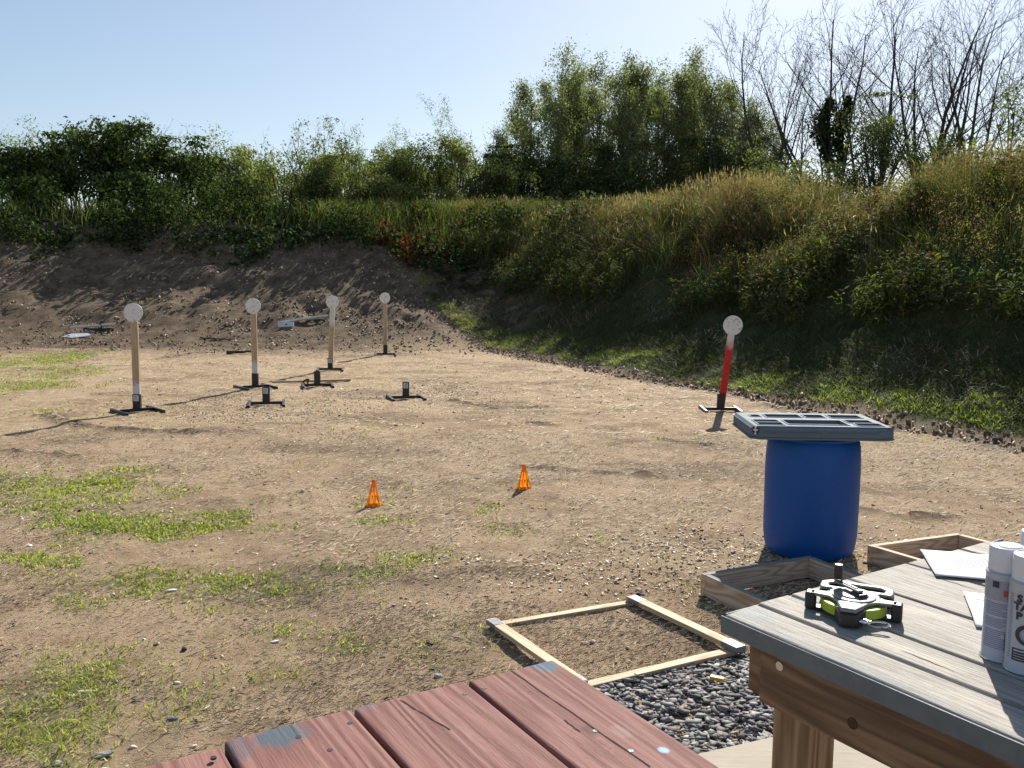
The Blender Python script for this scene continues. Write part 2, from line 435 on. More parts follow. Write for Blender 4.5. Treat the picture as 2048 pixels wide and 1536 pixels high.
bc[:, 0] = ss(2.6, .2, sb+.9*(fbm(xr*1.3, yr*1.3, 91)-.5)*2)*ss(-4.6, -2.2, xr+1.2*(fbm(xr*.6, yr*.6, 90)-.5))*ss(.4, -.2, sr)*.9  # lower bank tinted lighter to look sunlit and blend into the floor
sub(isb, 'earth_berm', M_berm, bc)

# ------------------------------------------------------------------ vegetation generators
def blades(P, H, W, lean, col, name, mat, bend=.5, az=None, root=None):
    """P (N,3) roots, H heights, W widths, lean amount"""
    n = len(P); az = rng.uniform(0, 2*np.pi, n) if az is None else az
    d = np.stack([np.cos(az), np.sin(az), np.zeros(n)], 1)
    fa = rng.uniform(0, np.pi, n)
    sd = np.stack([np.cos(fa), np.sin(fa), np.zeros(n)], 1)*(W/2)[:, None]
    L = (lean*H)[:, None]
    up = np.array([0, 0, 1.0])
    mid = P + d*L*.35 + up*(H*.55)[:, None]
    tip = P + d*L + up*(H*(1-.35*np.clip(lean, 0, 1.6)*bend))[:, None]
    Vv = np.stack([P-sd, P+sd, mid-sd*.8, mid+sd*.8, tip], 1).reshape(-1, 3)
    b = (np.arange(n)*5)[:, None]
    Fc = np.concatenate([b+np.array([0, 1, 3]), b+np.array([0, 3, 2]), b+np.array([2, 3, 4])], 0)
    cc = np.repeat(col[:, None, :], 5, 1).reshape(-1, 3)
    return np_mesh(name, Vv, Fc, mat, None, cc)
def leaves_arr(P, L, W, droop, az=None):
    """folded leaf: 6 verts 4 tris; returns V,F"""
    n = len(P); az = rng.uniform(0, 2*np.pi, n) if az is None else az
    el = rng.normal(-droop, .45, n)
    d = np.stack([np.cos(az)*np.cos(el), np.sin(az)*np.cos(el), np.sin(el)], 1)
    up = np.tile(np.array([0, 0, 1.0]), (n, 1)) + rng.normal(0, .35, (n, 3))
    sd = np.cross(d, up); sd /= np.linalg.norm(sd, axis=1)[:, None]+1e-9
    nm = np.cross(sd, d)
    L = L[:, None]; W = W[:, None]
    a = P; m = P+d*L*.45-nm*W*.08; t = P+d*L-nm*L*.12
    l = P+d*L*.38+sd*W*.5+nm*W*.08; r = P+d*L*.38-sd*W*.5+nm*W*.08
    Vv = np.stack([a, l, t, r, m], 1).reshape(-1, 3)
    b = (np.arange(n)*5)[:, None]
    Fc = np.concatenate([b+np.array([0, 4, 1]), b+np.array([4, 2, 1]), b+np.array([0, 3, 4]), b+np.array([4, 3, 2])], 0)
    return Vv, Fc
def leaves(P, L, W, droop, col, name, mat, parent=None):
    Vv, Fc = leaves_arr(P, L, W, droop)
    return np_mesh(name, Vv, Fc, mat, parent, np.repeat(col[:, None, :], 5, 1).reshape(-1, 3))
def pick(cols, n, jit=.18, w=None, idx=None):
    cols = np.array(cols); i = rng.choice(len(cols), n, p=w) if idx is None else idx
    c = cols[i]*rng.uniform(1-jit, 1+jit, (n, 1))*rng.uniform(.93, 1.07, (n, 3)); return c
class Tubes:
    def __init__(s): s.V = []; s.F = []; s.n = 0
    def add(s, pts, rad, k=4):
        pts = np.asarray(pts); m = len(pts)
        d = pts[-1]-pts[0]; d = d/(np.linalg.norm(d)+1e-9)
        ref = np.array([1.0, 0, 0]) if abs(d[0]) < .8 else np.array([0, 1.0, 0])
        a = np.cross(d, ref); a /= np.linalg.norm(a); b = np.cross(d, a)
        th = np.arange(k)*2*np.pi/k
        ring = np.cos(th)[:, None]*a+np.sin(th)[:, None]*b
        Vv = pts[:, None, :]+ring[None]*np.asarray(rad)[:, None, None]
        i = np.arange(m-1)[:, None]*k+np.arange(k)[None]; j = np.arange(m-1)[:, None]*k+(np.arange(k)[None]+1) % k
        Fc = np.stack([i, j, j+k, i+k], 2).reshape(-1, 4)+s.n
        s.V.append(Vv.reshape(-1, 3)); s.F.append(Fc); s.n += m*k
    def build(s, name, mat, parent=None):
        return np_mesh(name, np.concatenate(s.V), np.concatenate(s.F), mat, parent, smooth=True)
def grow(T, p, d, L, r, lev, P, ends, rg):
    """recursive branching. P: dict(nseg, child counts, angle, ratio, up, wob)"""
    ns = P['nseg'][lev]; pts = [p.copy()]; rad = [r]; step = L/ns; dirs = [d]
    for i in range(ns):
        d = d+rg.normal(0, P['wob'][lev], 3)+np.array([0, 0, P['up'][lev]]); d /= np.linalg.norm(d)
        p = p+d*step; pts.append(p.copy()); dirs.append(d); rad.append(r*(1-(i+1)/ns*P['tap'][lev]))
    T.add(pts, rad, P['k'][lev])
    if lev >= P['leafy']:
        for q in pts[1:]: ends.append(q)
    if lev+1 < P['levels']:
        n = P['n'][lev]; n = rg.integers(max(1, n-1), n+2)
        for c in range(n):
            f = P['st'][lev]+(1-P['st'][lev])*((c+rg.uniform(.1, .9))/n)
            i = min(ns-1, int(f*ns)); g = f*ns-i; q = pts[i]*(1-g)+pts[i+1]*g
            dd = dirs[i+1]; az = c*2.4+rg.uniform(0, 1.2)
            a = np.cross(dd, [0.3, .1, 1.0]); na = np.linalg.norm(a)
            a = np.array([1.0, 0, 0]) if na < 1e-3 else a/na
            b = np.cross(dd, a); side = a*math.cos(az)+b*math.sin(az)
            an = P['ang'][lev]*rg.uniform(.7, 1.3)
            nd = dd*math.cos(an)+side*math.sin(an)
            rr = rad[i]*P['rr'][lev]
            grow(T, q, nd/np.linalg.norm(nd), L*P['ratio'][lev]*rg.uniform(.7, 1.2)*(1-.45*f*P.get('con', 1)), max(rr, P['rmin']), lev+1, P, ends, rg)

# ------------------------------------------------------------------ floor vegetation and litter
def on_floor(n, x0, x1, y0, y1, dens=None):
    x = rng.uniform(x0, x1, n); y = rng.uniform(y0, y1, n)
    k = np.abs(x) < y*.66+1.2
    x, y = x[k], y[k]
    if dens is not None:
        m = rng.uniform(0, 1, len(x)) < dens(x, y); x, y = x[m], y[m]
    return x, y
def floor_ok(x, y): 
    return (np.maximum(s_back(x, y), s_right(x, y)[0]) < 0)
GRAV = [at(1170, 1381), at(1478, 1308), at(1640, 1285), at(1640, 1466), at(1440, 1514), at(1200, 1570), at(900, 1640), at(900, 1450)]
def in_poly(x, y, poly):
    ins = np.zeros(len(x), bool); n = len(poly)
    for i in range(n):
        a = poly[i]; b = poly[(i+1) % n]
        c = ((a.y > y) != (b.y > y)) & (x < (b.x-a.x)*(y-a.y)/(b.y-a.y+1e-12)+a.x); ins ^= c
    return ins
SL0 = at(1445, 1513); SL1 = at(1562, 1486)
sd_ = (SL1-SL0).normalized(); sn_ = Vector((-sd_.y, sd_.x, 0))
def in_slab(x, y): return ((x-SL0.x)*sn_.x+(y-SL0.y)*sn_.y) < 0
# grass in patches
def grass_patch():
    xs = []; ys = []
    for (cx, cy, rx, ry, d) in PATCH:
        dist = max(cy, 3.0)
        rx, ry = rx*1.12, ry*1.15; rx2, ry2 = rx*1.3, ry*1.3; n = int(rx2*ry2*4*min(5200, 130000/dist**2+700)*d)
        x = rng.uniform(cx-rx2, cx+rx2, n); y = rng.uniform(cy-ry2, cy+ry2, n)
        q = np.hypot((x-cx)/rx, (y-cy)/ry)+(fbm(x*2.3, y*2.3, 41, 3)-.5)*1.5
        k = rng.uniform(0, 1, n) < ss(1.35, .35, q)*(.18+.82*ss(.38, .60, fbm(x*5, y*5, 43, 2)))*.95; xs.append(x[k]); ys.append(y[k])
    # scattered tufts
    x, y = on_floor(60000, -7, 6, 2.6, 13, lambda x, y: ss(.56, .72, fbm(x*1.1, y*1.1, 47, 3))*ss(.55, .75, fbm(x*6, y*6, 48, 2))*np.where(x < .5, 1, .25))
    xs.append(x); ys.append(y)
    x = np.concatenate(xs); y = np.concatenate(ys)
    k = floor_ok(x, y) & ~in_poly(x, y, GRAV) & ~in_slab(x, y); x, y = x[k], y[k]
    n = len(x); dist = np.hypot(x, y)
    H = rng.uniform(.012, .042, n)*(1+.5*ss(4.2, 3.0, dist)); W = rng.uniform(.0035, .0075, n)*np.clip(dist/4.5, .8, 2.6)
    c = pick([(.21, .27, .05), (.33, .39, .08), (.42, .44, .13), (.16, .20, .045), (.52, .46, .24)], n, .2, [.24, .28, .2, .13, .15])
    P = np.stack([x, y, terrain(x, y)-.004], 1)
    o = blades(P, H, W, rng.uniform(.3, 1.9, n), c, 'grass', M_turf)
    tag(o, 'bright green grass tufts growing in patches on the dry range floor', 'grass', kind='stuff')
    return n
grass_patch()
def straw():
    L_ = []
    for (n, y0, y1, l0, l1, w0) in ((90000, 2.7, 5.2, .008, .034, .0022), (80000, 5.2, 10, .016, .05, .0042), (40000, 10, 21, .03, .09, .009)):
        x, y = on_floor(n, -y1*.62-1, y1*.62+1, y0, y1, lambda x, y: .25+.75*ss(.42, .58, fbm(x*1.7, y*2.3, 51, 4)))
        L_.append((x, y, rng.uniform(l0, l1, len(x)), rng.uniform(.7, 1.3, len(x))*w0))
    x = np.concatenate([a[0] for a in L_]); y = np.concatenate([a[1] for a in L_]); L = np.concatenate([a[2] for a in L_]); W = np.concatenate([a[3] for a in L_])
    k = floor_ok(x, y) & ~in_poly(x, y, GRAV) & ~in_slab(x, y); x, y, L, W = x[k], y[k], L[k], W[k]; n = len(x)
    az = rng.uniform(-1.57, 1.57, n)*rng.uniform(.4, 1, n)
    dx = np.cos(az)*L/2; dy = np.sin(az)*L/2; px = -np.sin(az)*W/2; py = np.cos(az)*W/2
    z0 = terrain(x-dx, y-dy)+.003; z1 = terrain(x+dx, y+dy)+rng.uniform(.002, .016, n)
    Vv = np.stack([np.stack([x-dx-px, y-dy-py, z0], 1), np.stack([x-dx+px, y-dy+py, z0+.002], 1), np.stack([x+dx+px, y+dy+py, z1+.002], 1), np.stack([x+dx-px, y+dy-py, z1], 1)], 1).reshape(-1, 3)
    c = pick([(.64, .49, .31), (.76, .62, .43), (.47, .34, .21), (.20, .13, .08), (.08, .055, .04)], n, .15, [.34, .22, .2, .13, .11])
    o = np_mesh('straw_litter', Vv, np.arange(n*4).reshape(n, 4), M_litter, None, np.repeat(c[:, None], 4, 1).reshape(-1, 3))
    tag(o, 'dry straw and dead grass stems lying over the range floor', 'straw', kind='stuff')
straw()
def chip_mesh(x, y, size, flat, cols, wts, name, label, cat, zoff=None, tilt=.35, layers=None):
    n = len(x); k = 6
    jg = .5 if 'slate' in label else .35; th = np.arange(k)*2*np.pi/k+rng.uniform(-jg, jg, (n, k)); rr = size[:, None]*rng.uniform(.45 if 'slate' in label else .55, 1.15, (n, k))*.5
    asp = rng.uniform(.35, .75, n)[:, None]
    lx = rr*np.cos(th); ly = rr*np.sin(th)*asp
    az = rng.uniform(0, 2*np.pi, n)[:, None]
    X1 = lx*np.cos(az)-ly*np.sin(az); Y1 = lx*np.sin(az)+ly*np.cos(az)
    ta = rng.normal(0, tilt, (n, 1)); tb = rng.normal(0, tilt, (n, 1))
    h = (size*flat)[:, None]
    zb = X1*ta+Y1*tb
    base = terrain(x, y)[:, None]+(zoff[:, None] if zoff is not None else 0)+h*.3
    lo = np.stack([X1+x[:, None], Y1+y[:, None], base+zb-h*.5], 2)
    hi = np.stack([X1*.95+x[:, None], Y1*.95+y[:, None], base+zb*.95+h*.5], 2)
    Vv = np.concatenate([lo, hi], 1).reshape(-1, 3)
    b = (np.arange(n)*12)[:, None]
    F = [b+np.array([i, (i+1) % 6, 6+(i+1) % 6, 6+i]) for i in range(6)]+[b+np.array([6, 7, 8, 9]), b+np.array([6, 9, 10, 11])]
    c = pick(cols, n, .2, wts)
    o = np_mesh(name, Vv, np.concatenate(F, 0), M_slate if 'slate' in label else M_litter, None, np.repeat(c[:, None], 12, 1).reshape(-1, 3))
    return tag(o, label, cat, kind='stuff')
M_slate = N('slate'); _k = M_slate; _c = _k.attr('Col'); _n = _k.noise(_k.coord(), 60, 4); _k.pbr(_c, .8, 0, .12, _k.bump(_n, .5, .004)); M_slate = _k.m
def chips():
    xs, ys, ss_ = [], [], []
    for (n, y0, y1, s0, s1) in ((3000, 2.7, 6, .008, .034), (5000, 6, 11, .015, .04), (3500, 11, 21, .03, .06)):
        x, y = on_floor(n, -y1*.62-1, y1*.62+1, y0, y1, lambda x, y: .3+.7*ss(.5, .65, fbm(x*.8, y*.8, 61, 3)))
        xs.append(x); ys.append(y); ss_.append(rng.uniform(0, 1, len(x))**2*(s1-s0)+s0)
    # pale chip bands round the stands
    for (px, py, rx, ry, n) in ((560, 825, 280, 24, 1500), (690, 795, 180, 24, 600), (880, 775, 100, 22, 900), (940, 790, 100, 22, 500), (420, 800, 120, 20, 700), (1250, 1150, 380, 60, 700), (1800, 1120, 120, 60, 400), (1400, 1090, 200, 40, 500)):
        a = gp(px, py, rx, ry, 1)
        r = rng.normal(0, .5, (n, 2)); xs.append(a[0]+r[:, 0]*a[2]); ys.append(a[1]+r[:, 1]*a[3])
        ss_.append(rng.uniform(.012, .035, n)*(.95 if py < 850 else 1))
    x = np.concatenate(xs); y = np.concatenate(ys); s_ = np.concatenate(ss_)
    k = floor_ok(x, y) & ~in_poly(x, y, GRAV) & ~in_slab(x, y)
    chip_mesh(x[k], y[k], s_[k], .22, [(.56, .47, .34), (.42, .33, .23), (.66, .60, .50), (.14, .10, .075), (.06, .05, .045)], [.34, .28, .14, .15, .09],
              'wood_chips', 'pale wood chips and bark crumbs strewn on the bare dry ground', 'wood chips')
    # leaf debris and clods on the shaded slope of the back berm
    n = 12000
    x = rng.uniform(-17, 2, n); y = rng.uniform(22, 33, n); s_ = s_back(x, y); k = (s_ > .3) & (s_ < 10) & (s_right(x, y)[0] < 1) & (rng.uniform(0, 1, n) < .2+.8*ss(.45, .62, fbm(x, y, 71, 3)))
    chip_mesh(x[k], y[k], rng.uniform(.03, .11, k.sum()), .3, [(.14, .10, .07), (.24, .18, .12), (.36, .29, .20), (.09, .065, .045), (.5, .42, .33)], [.3, .28, .16, .2, .06],
              'leaf_debris', 'dead leaves and soil clods littering the dirt face of the back berm', 'leaf debris', tilt=.5)
def toe_clods():
    n = 3600; t = rng.uniform(-3, 22, n); s = rng.normal(.05, .14, n)
    x = T0[0]+TD[0]*t+TN[0]*s; y = T0[1]+TD[1]*t+TN[1]*s
    wob = s_right(x, y)[0]-s; x = x-TN[0]*wob; y = y-TN[1]*wob
    n2 = 1600; x2 = rng.uniform(-17, 0, n2); y2 = 22.3+.03*x2+rng.normal(.3, 1.0, n2)
    x = np.concatenate([x, x2]); y = np.concatenate([y, y2]); n = len(x)
    chip_mesh(x, y, .012+.07*rng.uniform(0, 1, n)**2.5, .55, [(.16, .11, .07), (.25, .175, .11), (.10, .07, .045), (.38, .28, .18)], [.3, .35, .12, .23],
              'soil_clods', 'crumbled soil clods along the foot of the berms', 'soil', tilt=.5)
toe_clods()
chips()
def gravel():
    P = GRAV; x0 = min(p.x for p in P); x1 = max(p.x for p in P); y0 = min(p.y for p in P); y1 = max(p.y for p in P)
    n = int((x1-x0)*(y1-y0)*4600); x = rng.uniform(x0, x1, n); y = rng.uniform(y0, y1, n); k = in_poly(x, y, P); x, y = x[k], y[k]
    z = rng.uniform(0, .022, len(x))-.004
    chip_mesh(x, y, rng.uniform(.02, .066, len(x)), .08, [(.19, .178, .17), (.26, .245, .232), (.115, .108, .107), (.36, .335, .31), (.23, .20, .17)], [.34, .26, .2, .1, .1],
              'gravel', 'dark flat slate gravel bed between the tables', 'gravel', zoff=z, tilt=.13)
gravel()

# ------------------------------------------------------------------ berm weeds
def berm_pts(n, s0, s1, t0, t1, thr=None):
    t = rng.uniform(t0, t1, n); s = rng.uniform(s0, s1, n)
    x = T0[0]+TD[0]*t+TN[0]*s; y = T0[1]+TD[1]*t+TN[1]*s
    k = (y > 1.5) & (np.abs(x) < y*.72+2)
    if thr is not None: k &= rng.uniform(0, 1, n) < thr(x, y, s, t)
    # beyond the inner corner the back berm takes over
    k &= (s_back(x, y) < 12)
    return x[k], y[k], s[k], t[k]
def weeds_right():
    # short mown grass on the lower face, shaggier to the top
    x, y, s, t = berm_pts(150000, .16, 3.5, -3, 24, lambda x, y, s, t: ss(.24, .44, fbm(x*1.3, y*1.3, 81, 3)+.05*(s < 1.2))*(1-.5*ss(2, 3.2, s)))
    n = len(x)
    yel = ss(.46, .62, fbm(x*2.2, y*2.2, 181, 3))*ss(1.3, .5, s)  # toe blades coloured brighter as if sunlit, slope above coloured shade-dark
    c = pick([(.075, .11, .03), (.052, .078, .025), (.035, .05, .02), (.13, .10, .065), (.09, .075, .05)], n, .2, [.22, .26, .24, .16, .12])
    c = c*(1-yel[:, None])+pick([(.22, .28, .06), (.30, .34, .09)], n)*yel[:, None]
    o = blades(np.stack([x, y, terrain(x, y)-.01], 1), rng.uniform(.025, .10, n), rng.uniform(.007, .013, n), rng.uniform(.5, 2.2, n), c, 'grass', M_turf)
    tag(o, 'short green grass covering the lower slope of the right berm', 'grass', kind='stuff')
    # cut dead stalks lying on the slope
    x, y, s, t = berm_pts(16000, .4, 4, -3, 22, lambda x, y, s, t: .12+.88*ss(.52, .68, fbm(x*.9, y*.9, 85, 3)))
    n = len(x); c = pick([(.22, .17, .11), (.14, .10, .065), (.34, .29, .21)], n, .2, [.35, .3, .35])
    o = blades(np.stack([x, y, terrain(x, y)+.01], 1), rng.uniform(.06, .22, n), rng.uniform(.005, .010, n), rng.uniform(1.0, 2.6, n), c, 'dead_stalks', M_litter, bend=.8)
    tag(o, 'dead cut stalks lying on the mown slope of the right berm', 'dead stalks', kind='stuff')
    # tall weeds
    x, y, s, t = berm_pts(135000, 2.5, 8.2, -3, 24.5, lambda x, y, s, t: (.12+.88*ss(.42, .56, fbm(x*1.6, y*1.6, 82, 3)))*ss(2.4+1.6*(fbm(x*.7, y*.7, 83)-.5), 3.6, s))
    n = len(x); hue = fbm(x*.75, y*.75, 84, 3); top = ss(3.6, 5.2, s)
    H = rng.uniform(.22, .62, n)*(1-.35*np.exp(-((t-2.6)/1.6)**2))*(.35+1.25*ss(.3, .7, fbm(x*1.4, y*1.4, 86, 2)))
    ci = np.where(rng.uniform(0, 1, n) < ss(.42, .58, hue)*.55+.25*top, 1, 0)
    cg = pick([(.075, .105, .03), (.12, .145, .045), (.05, .07, .025), (.19, .20, .07)], n, .2, [.34, .27, .25, .14])
    cb = pick([(.17, .105, .065), (.22, .145, .09), (.13, .07, .048), (.29, .215, .15)], n, .2, [.36, .27, .22, .15])
    c = np.where(ci[:, None] == 1, cb, cg)*(.55+1.1*ss(.35, .65, fbm(x*1.5, y*1.5, 190, 2)))[:, None]
    gc = np.exp(-((t-2.6)/.9)**2-((s-4.6)/.9)**2)*.9; gm_ = rng.uniform(0, 1, n) < gc; c[gm_] = pick([(.17, .25, .05), (.24, .32, .07)], gm_.sum())
    o = blades(np.stack([x, y, terrain(x, y)-.02], 1), H, rng.uniform(.005, .011, n)*np.clip(y/13, .8, 1.8), rng.uniform(.2, 1.3, n), c, 'tall_grass', M_grass)
    tag(o, 'tall tangled green and rust coloured weeds on the right berm', 'weeds', kind='stuff')
    # seed stalks with plumes along the crest
    x, y, s, t = berm_pts(15000, 3.2, 7.6, -3, 24, lambda x, y, s, t: ss(.45, .62, fbm(x*.8, y*.8, 87, 3)+.10*np.exp(-((t-12.2)/2)**2)+.06*(t > 18))*(.25+.75*ss(4.4, 5.4, s)))
    n = len(x); P = np.stack([x, y, terrain(x, y)], 1); H = rng.uniform(.45, .95, n)
    az = rng.uniform(0, 6.28, n); ln = rng.uniform(.02, .25, n)
    tip = P+np.stack([np.cos(az)*ln*H, np.sin(az)*ln*H, H*.97], 1)
    o = blades(P, H, np.full(n, .008), ln, pick([(.34, .26, .15), (.26, .19, .11)], n), 'seed_stalks', M_grass, az=az, bend=.1)
    tag(o, 'thin tan seed stalks standing above the berm weeds', 'seed stalks', kind='stuff')
    base = tip-np.array([0, 0, .16])
    Vv, Fc = leaves_arr(base, rng.uniform(.10, .20, n), rng.uniform(.014, .026, n), -1.35)
    c = pick([(.46, .34, .23), (.38, .26, .17), (.52, .42, .30)], n)
    o = np_mesh('seed_heads', Vv, Fc, M_grass, None, np.repeat(c[:, None], 5, 1).reshape(-1, 3))
    tag(o, 'feathery tan seed heads along the crest of the right berm', 'seed heads', kind='stuff')
    # leafy forbs
    x, y, s, t = berm_pts(9500, 2.0, 7.4, -3, 24, lambda x, y, s, t: ss(.44, .6, fbm(x*1.0, y*1.0, 88, 3)))
    n = len(x); m = 34; H = rng.uniform(.3, .85, n)
    P = np.repeat(np.stack([x, y, terrain(x, y)], 1), m, 0); h = np.repeat(H, m)*rng.uniform(.1, 1, n*m); sp = .09+.06*rng.uniform(0, 1, n*m)
    az = rng.uniform(0, 6.28, n*m); P = P+np.stack([np.cos(az)*sp*.6, np.sin(az)*sp*.6, h], 1)
    cc = np.array([(.055, .08, .025), (.10, .13, .04), (.13, .085, .045), (.075, .095, .045), (.19, .21, .05), (.12, .12, .085)])[np.repeat(rng.choice(6, n, p=[.27, .24, .16, .15, .1, .08]), m)]*rng.uniform(.7, 1.3, (n*m, 1))
    o = leaves(P, rng.uniform(.06, .14, n*m), rng.uniform(.014, .042, n*m), .15, cc, 'leafy_weeds', M_leaf)
    tag(o, 'leafy green and russet weeds mixed into the right berm growth', 'weeds', kind='stuff')
    # fine brushy airy sprays in rust and olive
    x, y, s, t = berm_pts(4200, 2.8, 7.4, -3, 24, lambda x, y, s, t: ss(.45, .6, fbm(x*.7+9, y*.7, 89, 3)))
    n = len(x); m = 40; H = rng.uniform(.4, .75, n)
    P = np.repeat(np.stack([x, y, terrain(x, y)], 1), m, 0); h = np.repeat(H, m)*rng.uniform(.45, 1, n*m); az = rng.uniform(0, 6.28, n*m); sp = rng.uniform(0, .17, n*m)
    P = P+np.stack([np.cos(az)*sp, np.sin(az)*sp, h], 1)
    cc = np.array([(.30, .19, .12), (.24, .18, .08), (.34, .25, .16), (.25, .24, .08)])[np.repeat(rng.choice(4, n), m)]*rng.uniform(.7, 1.3, (n*m, 1))
    o = leaves(P, rng.uniform(.03, .06, n*m), rng.uniform(.008, .018, n*m), -.6, cc, 'dry_sprays', M_leaf)
    tag(o, 'airy rust brown flower sprays among the right berm weeds', 'dry weeds', kind='stuff')
weeds_right()
def pts_back(n, x0, x1, s0, s1, thr=None):
    x = rng.uniform(x0, x1, n); y = 22.3+.03*x+rng.uniform(s0-.4, s1+.4, n); s = s_back(x, y)
    k = (s > s0) & (s < s1) & (s_right(x, y)[0] < 6.5)
    if thr is not None: k &= rng.uniform(0, 1, n) < thr(x, y, s)
    return x[k], y[k], s[k]
def weeds_back():
    edge = lambda x: 7.0+.8*ss(-9, -4, x)*0-1.6*ss(-5.5, -2.0, x)
    x, y, s = pts_back(80000, -21, 5, 4.0, 15, lambda x, y, s: ss(-.2, 1.2, s-edge(x)-1.1-1.5*(fbm(x*.8, y*.8, 93)-.5))*(.4+.6*ss(.4, .55, fbm(x*1.3, y*1.3, 92, 3)))*(1-.75*ss(-6, -8, x)))
    n = len(x)
    c = pick([(.13, .165, .045), (.20, .24, .06), (.08, .11, .035), (.30, .31, .10), (.28, .22, .12)], n, .2, [.3, .27, .2, .13, .1])
    o = blades(np.stack([x, y, terrain(x, y)-.02], 1), rng.uniform(.3, .85, n), rng.uniform(.015, .03, n), rng.uniform(.1, .8, n), c, 'tall_grass', M_grass)
    tag(o, 'tall green and yellow grass along the crest of the back berm', 'tall grass', kind='stuff')
    # creeping big leaved vine hanging over the dirt face
    x, y, s = pts_back(110000, -21, 3, 4.0, 12.5, lambda x, y, s: ss(-.3, .5, s-edge(x)-1.6*(fbm(x*.7, y*.7, 94, 3)-.5)*2)*(.2+.8*ss(.42, .54, fbm(x*1.5, y*1.5, 95, 3))))
    n = len(x); hh = rng.uniform(0, 1, n)**1.2*(.15+1.25*ss(.42, .66, fbm(x*.9, y*.9, 96, 3)))*np.where(x < -6, 1.0, .75)*ss(12.3, 9.6, s)
    c = pick([(.035, .058, .020), (.055, .085, .027), (.09, .125, .045), (.026, .04, .017)], n, .25, [.35, .3, .15, .2])
    red = (rng.uniform(0, 1, n) < .9*np.exp(-((x+3.5)/1.5)**2)*ss(9.3, 8.3, s)*ss(.45, .6, fbm(x*1.5, y*1.5, 97)))
    c = np.where(red[:, None], pick([(.10, .028, .018), (.17, .055, .028)], n, .25), c)
    o = leaves(np.stack([x, y, terrain(x, y)+hh], 1), rng.uniform(.10, .20, n), rng.uniform(.07, .13, n), .45, c, 'vines', M_bigleaf)
    tag(o, 'big leaved dark vines spilling over the dirt face of the back berm', 'vines', kind='stuff')
    # rough low growth on the field behind
    n = 26000; x = rng.uniform(-26, 26, n); y = rng.uniform(30, 52, n); k = (np.maximum(s_back(x, y)-14, s_right(x, y)[0]-8) > 0); x, y = x[k], y[k]; n = len(x)
    c = pick([(.14, .18, .06), (.20, .23, .08), (.10, .13, .05)], n, .2)
    o = blades(np.stack([x, y, terrain(x, y, False)-.02], 1), rng.uniform(.4, 1.1, n), rng.uniform(.03, .07, n), rng.uniform(.1, .7, n), c, 'undergrowth', M_grass)
    tag(o, 'rough green undergrowth on the field behind the berms', 'undergrowth', kind='stuff')
weeds_back()

# ------------------------------------------------------------------ shrubs and trees
def shrub(name, label, cat, px, ptop, depth, wpx, cols, n=2600, leaf=(.08, .16), lw=.45, group=None, seed=0, mat=None, base=None, dens_pow=.5, droop=.3, ragged=.35, zb=None):
    """px centre, ptop top of the shrub in the photograph, depth metres, wpx width"""
    rg = np.random.default_rng(1000+seed); global rng; keep = rng; rng = rg
    top = atd(px, ptop, depth); zb = tz(top.x, top.y) if zb is None else zb; h = top.z-zb; w = wpx/F*depth/2
    root = thing(name, label, cat, (top.x, top.y, zb), 0, group)
    T = Tubes(); ends = []
    P = dict(nseg=[5, 4, 3], n=[4, 3, 0], st=[.3, .3, 0], ang=[.5, .6, 0], ratio=[.5, .5, 0], up=[.02, .03, .02], wob=[.08, .13, .15], tap=[.8, .8, .9], k=[4, 3, 3], rr=[.6, .6, .5], rmin=.005, leafy=1, levels=3)
    for i in range(int(5+w*3)):
        a = rg.uniform(0, 6.28); rad = rg.uniform(0, w*.75)
        p = np.array([math.cos(a)*rad, math.sin(a)*rad*.7, -.1]); d = np.array([p[0]/w*.35, p[1]/w*.35, 1.0]); d /= np.linalg.norm(d)
        k = math.sqrt(max(.1, 1-(rad/w)**2*.75))
        grow(T, p, d, h*k*rg.uniform(.75, 1.0), .014+.008*h, 0, P, ends, rg)
    T.build('stems', M_bark, root)
    E = np.array(ends); E = E[E[:, 2] > h*.08]
    wg = .06+ss(.40, .60, fbm(E[:, 0]*1.5+E[:, 2]*1.1+seed*7, E[:, 1]*1.5-E[:, 2]*1.3, 210+seed, 2)); i = rg.choice(len(E), n, p=wg/wg.sum()); Q = E[i]+rg.normal(0, ragged*.45, (n, 3))*np.array([1, 1, .8]); Q[:, 2] = np.clip(Q[:, 2], .03, h*1.04)
    clump = rg.uniform(.65, 1.35, len(E))[i][:, None]
    c = pick(cols, n, .2)*clump
    leaves(Q, rg.uniform(leaf[0], leaf[1], n), rg.uniform(leaf[0], leaf[1], n)*lw, droop, c, 'foliage', mat or M_leaf, root)
    rng = keep
    return root
G1 = [(.09, .12, .05), (.14, .17, .07), (.20, .23, .09), (.06, .08, .035)]
G2 = [(.20, .225, .09), (.28, .305, .12), (.15, .165, .07)]
G3 = [(.18, .22, .10), (.25, .29, .14), (.13, .16, .075)]
big = [(190, 240, 36.5, 190), (270, 262, 37, 190), (355, 285, 36, 160), (105, 270, 36.5, 170), (20, 300, 36, 180), (415, 325, 35, 120), (90, 360, 33.5, 230), (270, 350, 34, 220)]
sl_ = ['tallest broad leaved bush on the back berm at left, its top against the sky', 'broad leaved bush just right of the tallest bush on the left berm', 'dense broad leaved bush sloping down to the right on the left berm',
       'broad leaved bush left of the tallest bush on the back berm', 'bush at the left edge of the photo on the back berm', 'low rounded bright bush at the right end of the left bush mass',
       'low dark bush in front near the left edge of the berm crest', 'low dark bush in front below the tallest left bush']
for i, (a, lb) in enumerate(zip(big, sl_)):
    shrub('bush', lb, 'bush', a[0], a[1], a[2], a[3], [(.06, .09, .03), (.10, .14, .045), (.16, .205, .07), (.04, .06, .024)], 5200 if i < 5 else 3600, (.12, .23), .6, 'broad leaved bushes on the back berm', i, M_bigleaf, droop=.5, ragged=.45)
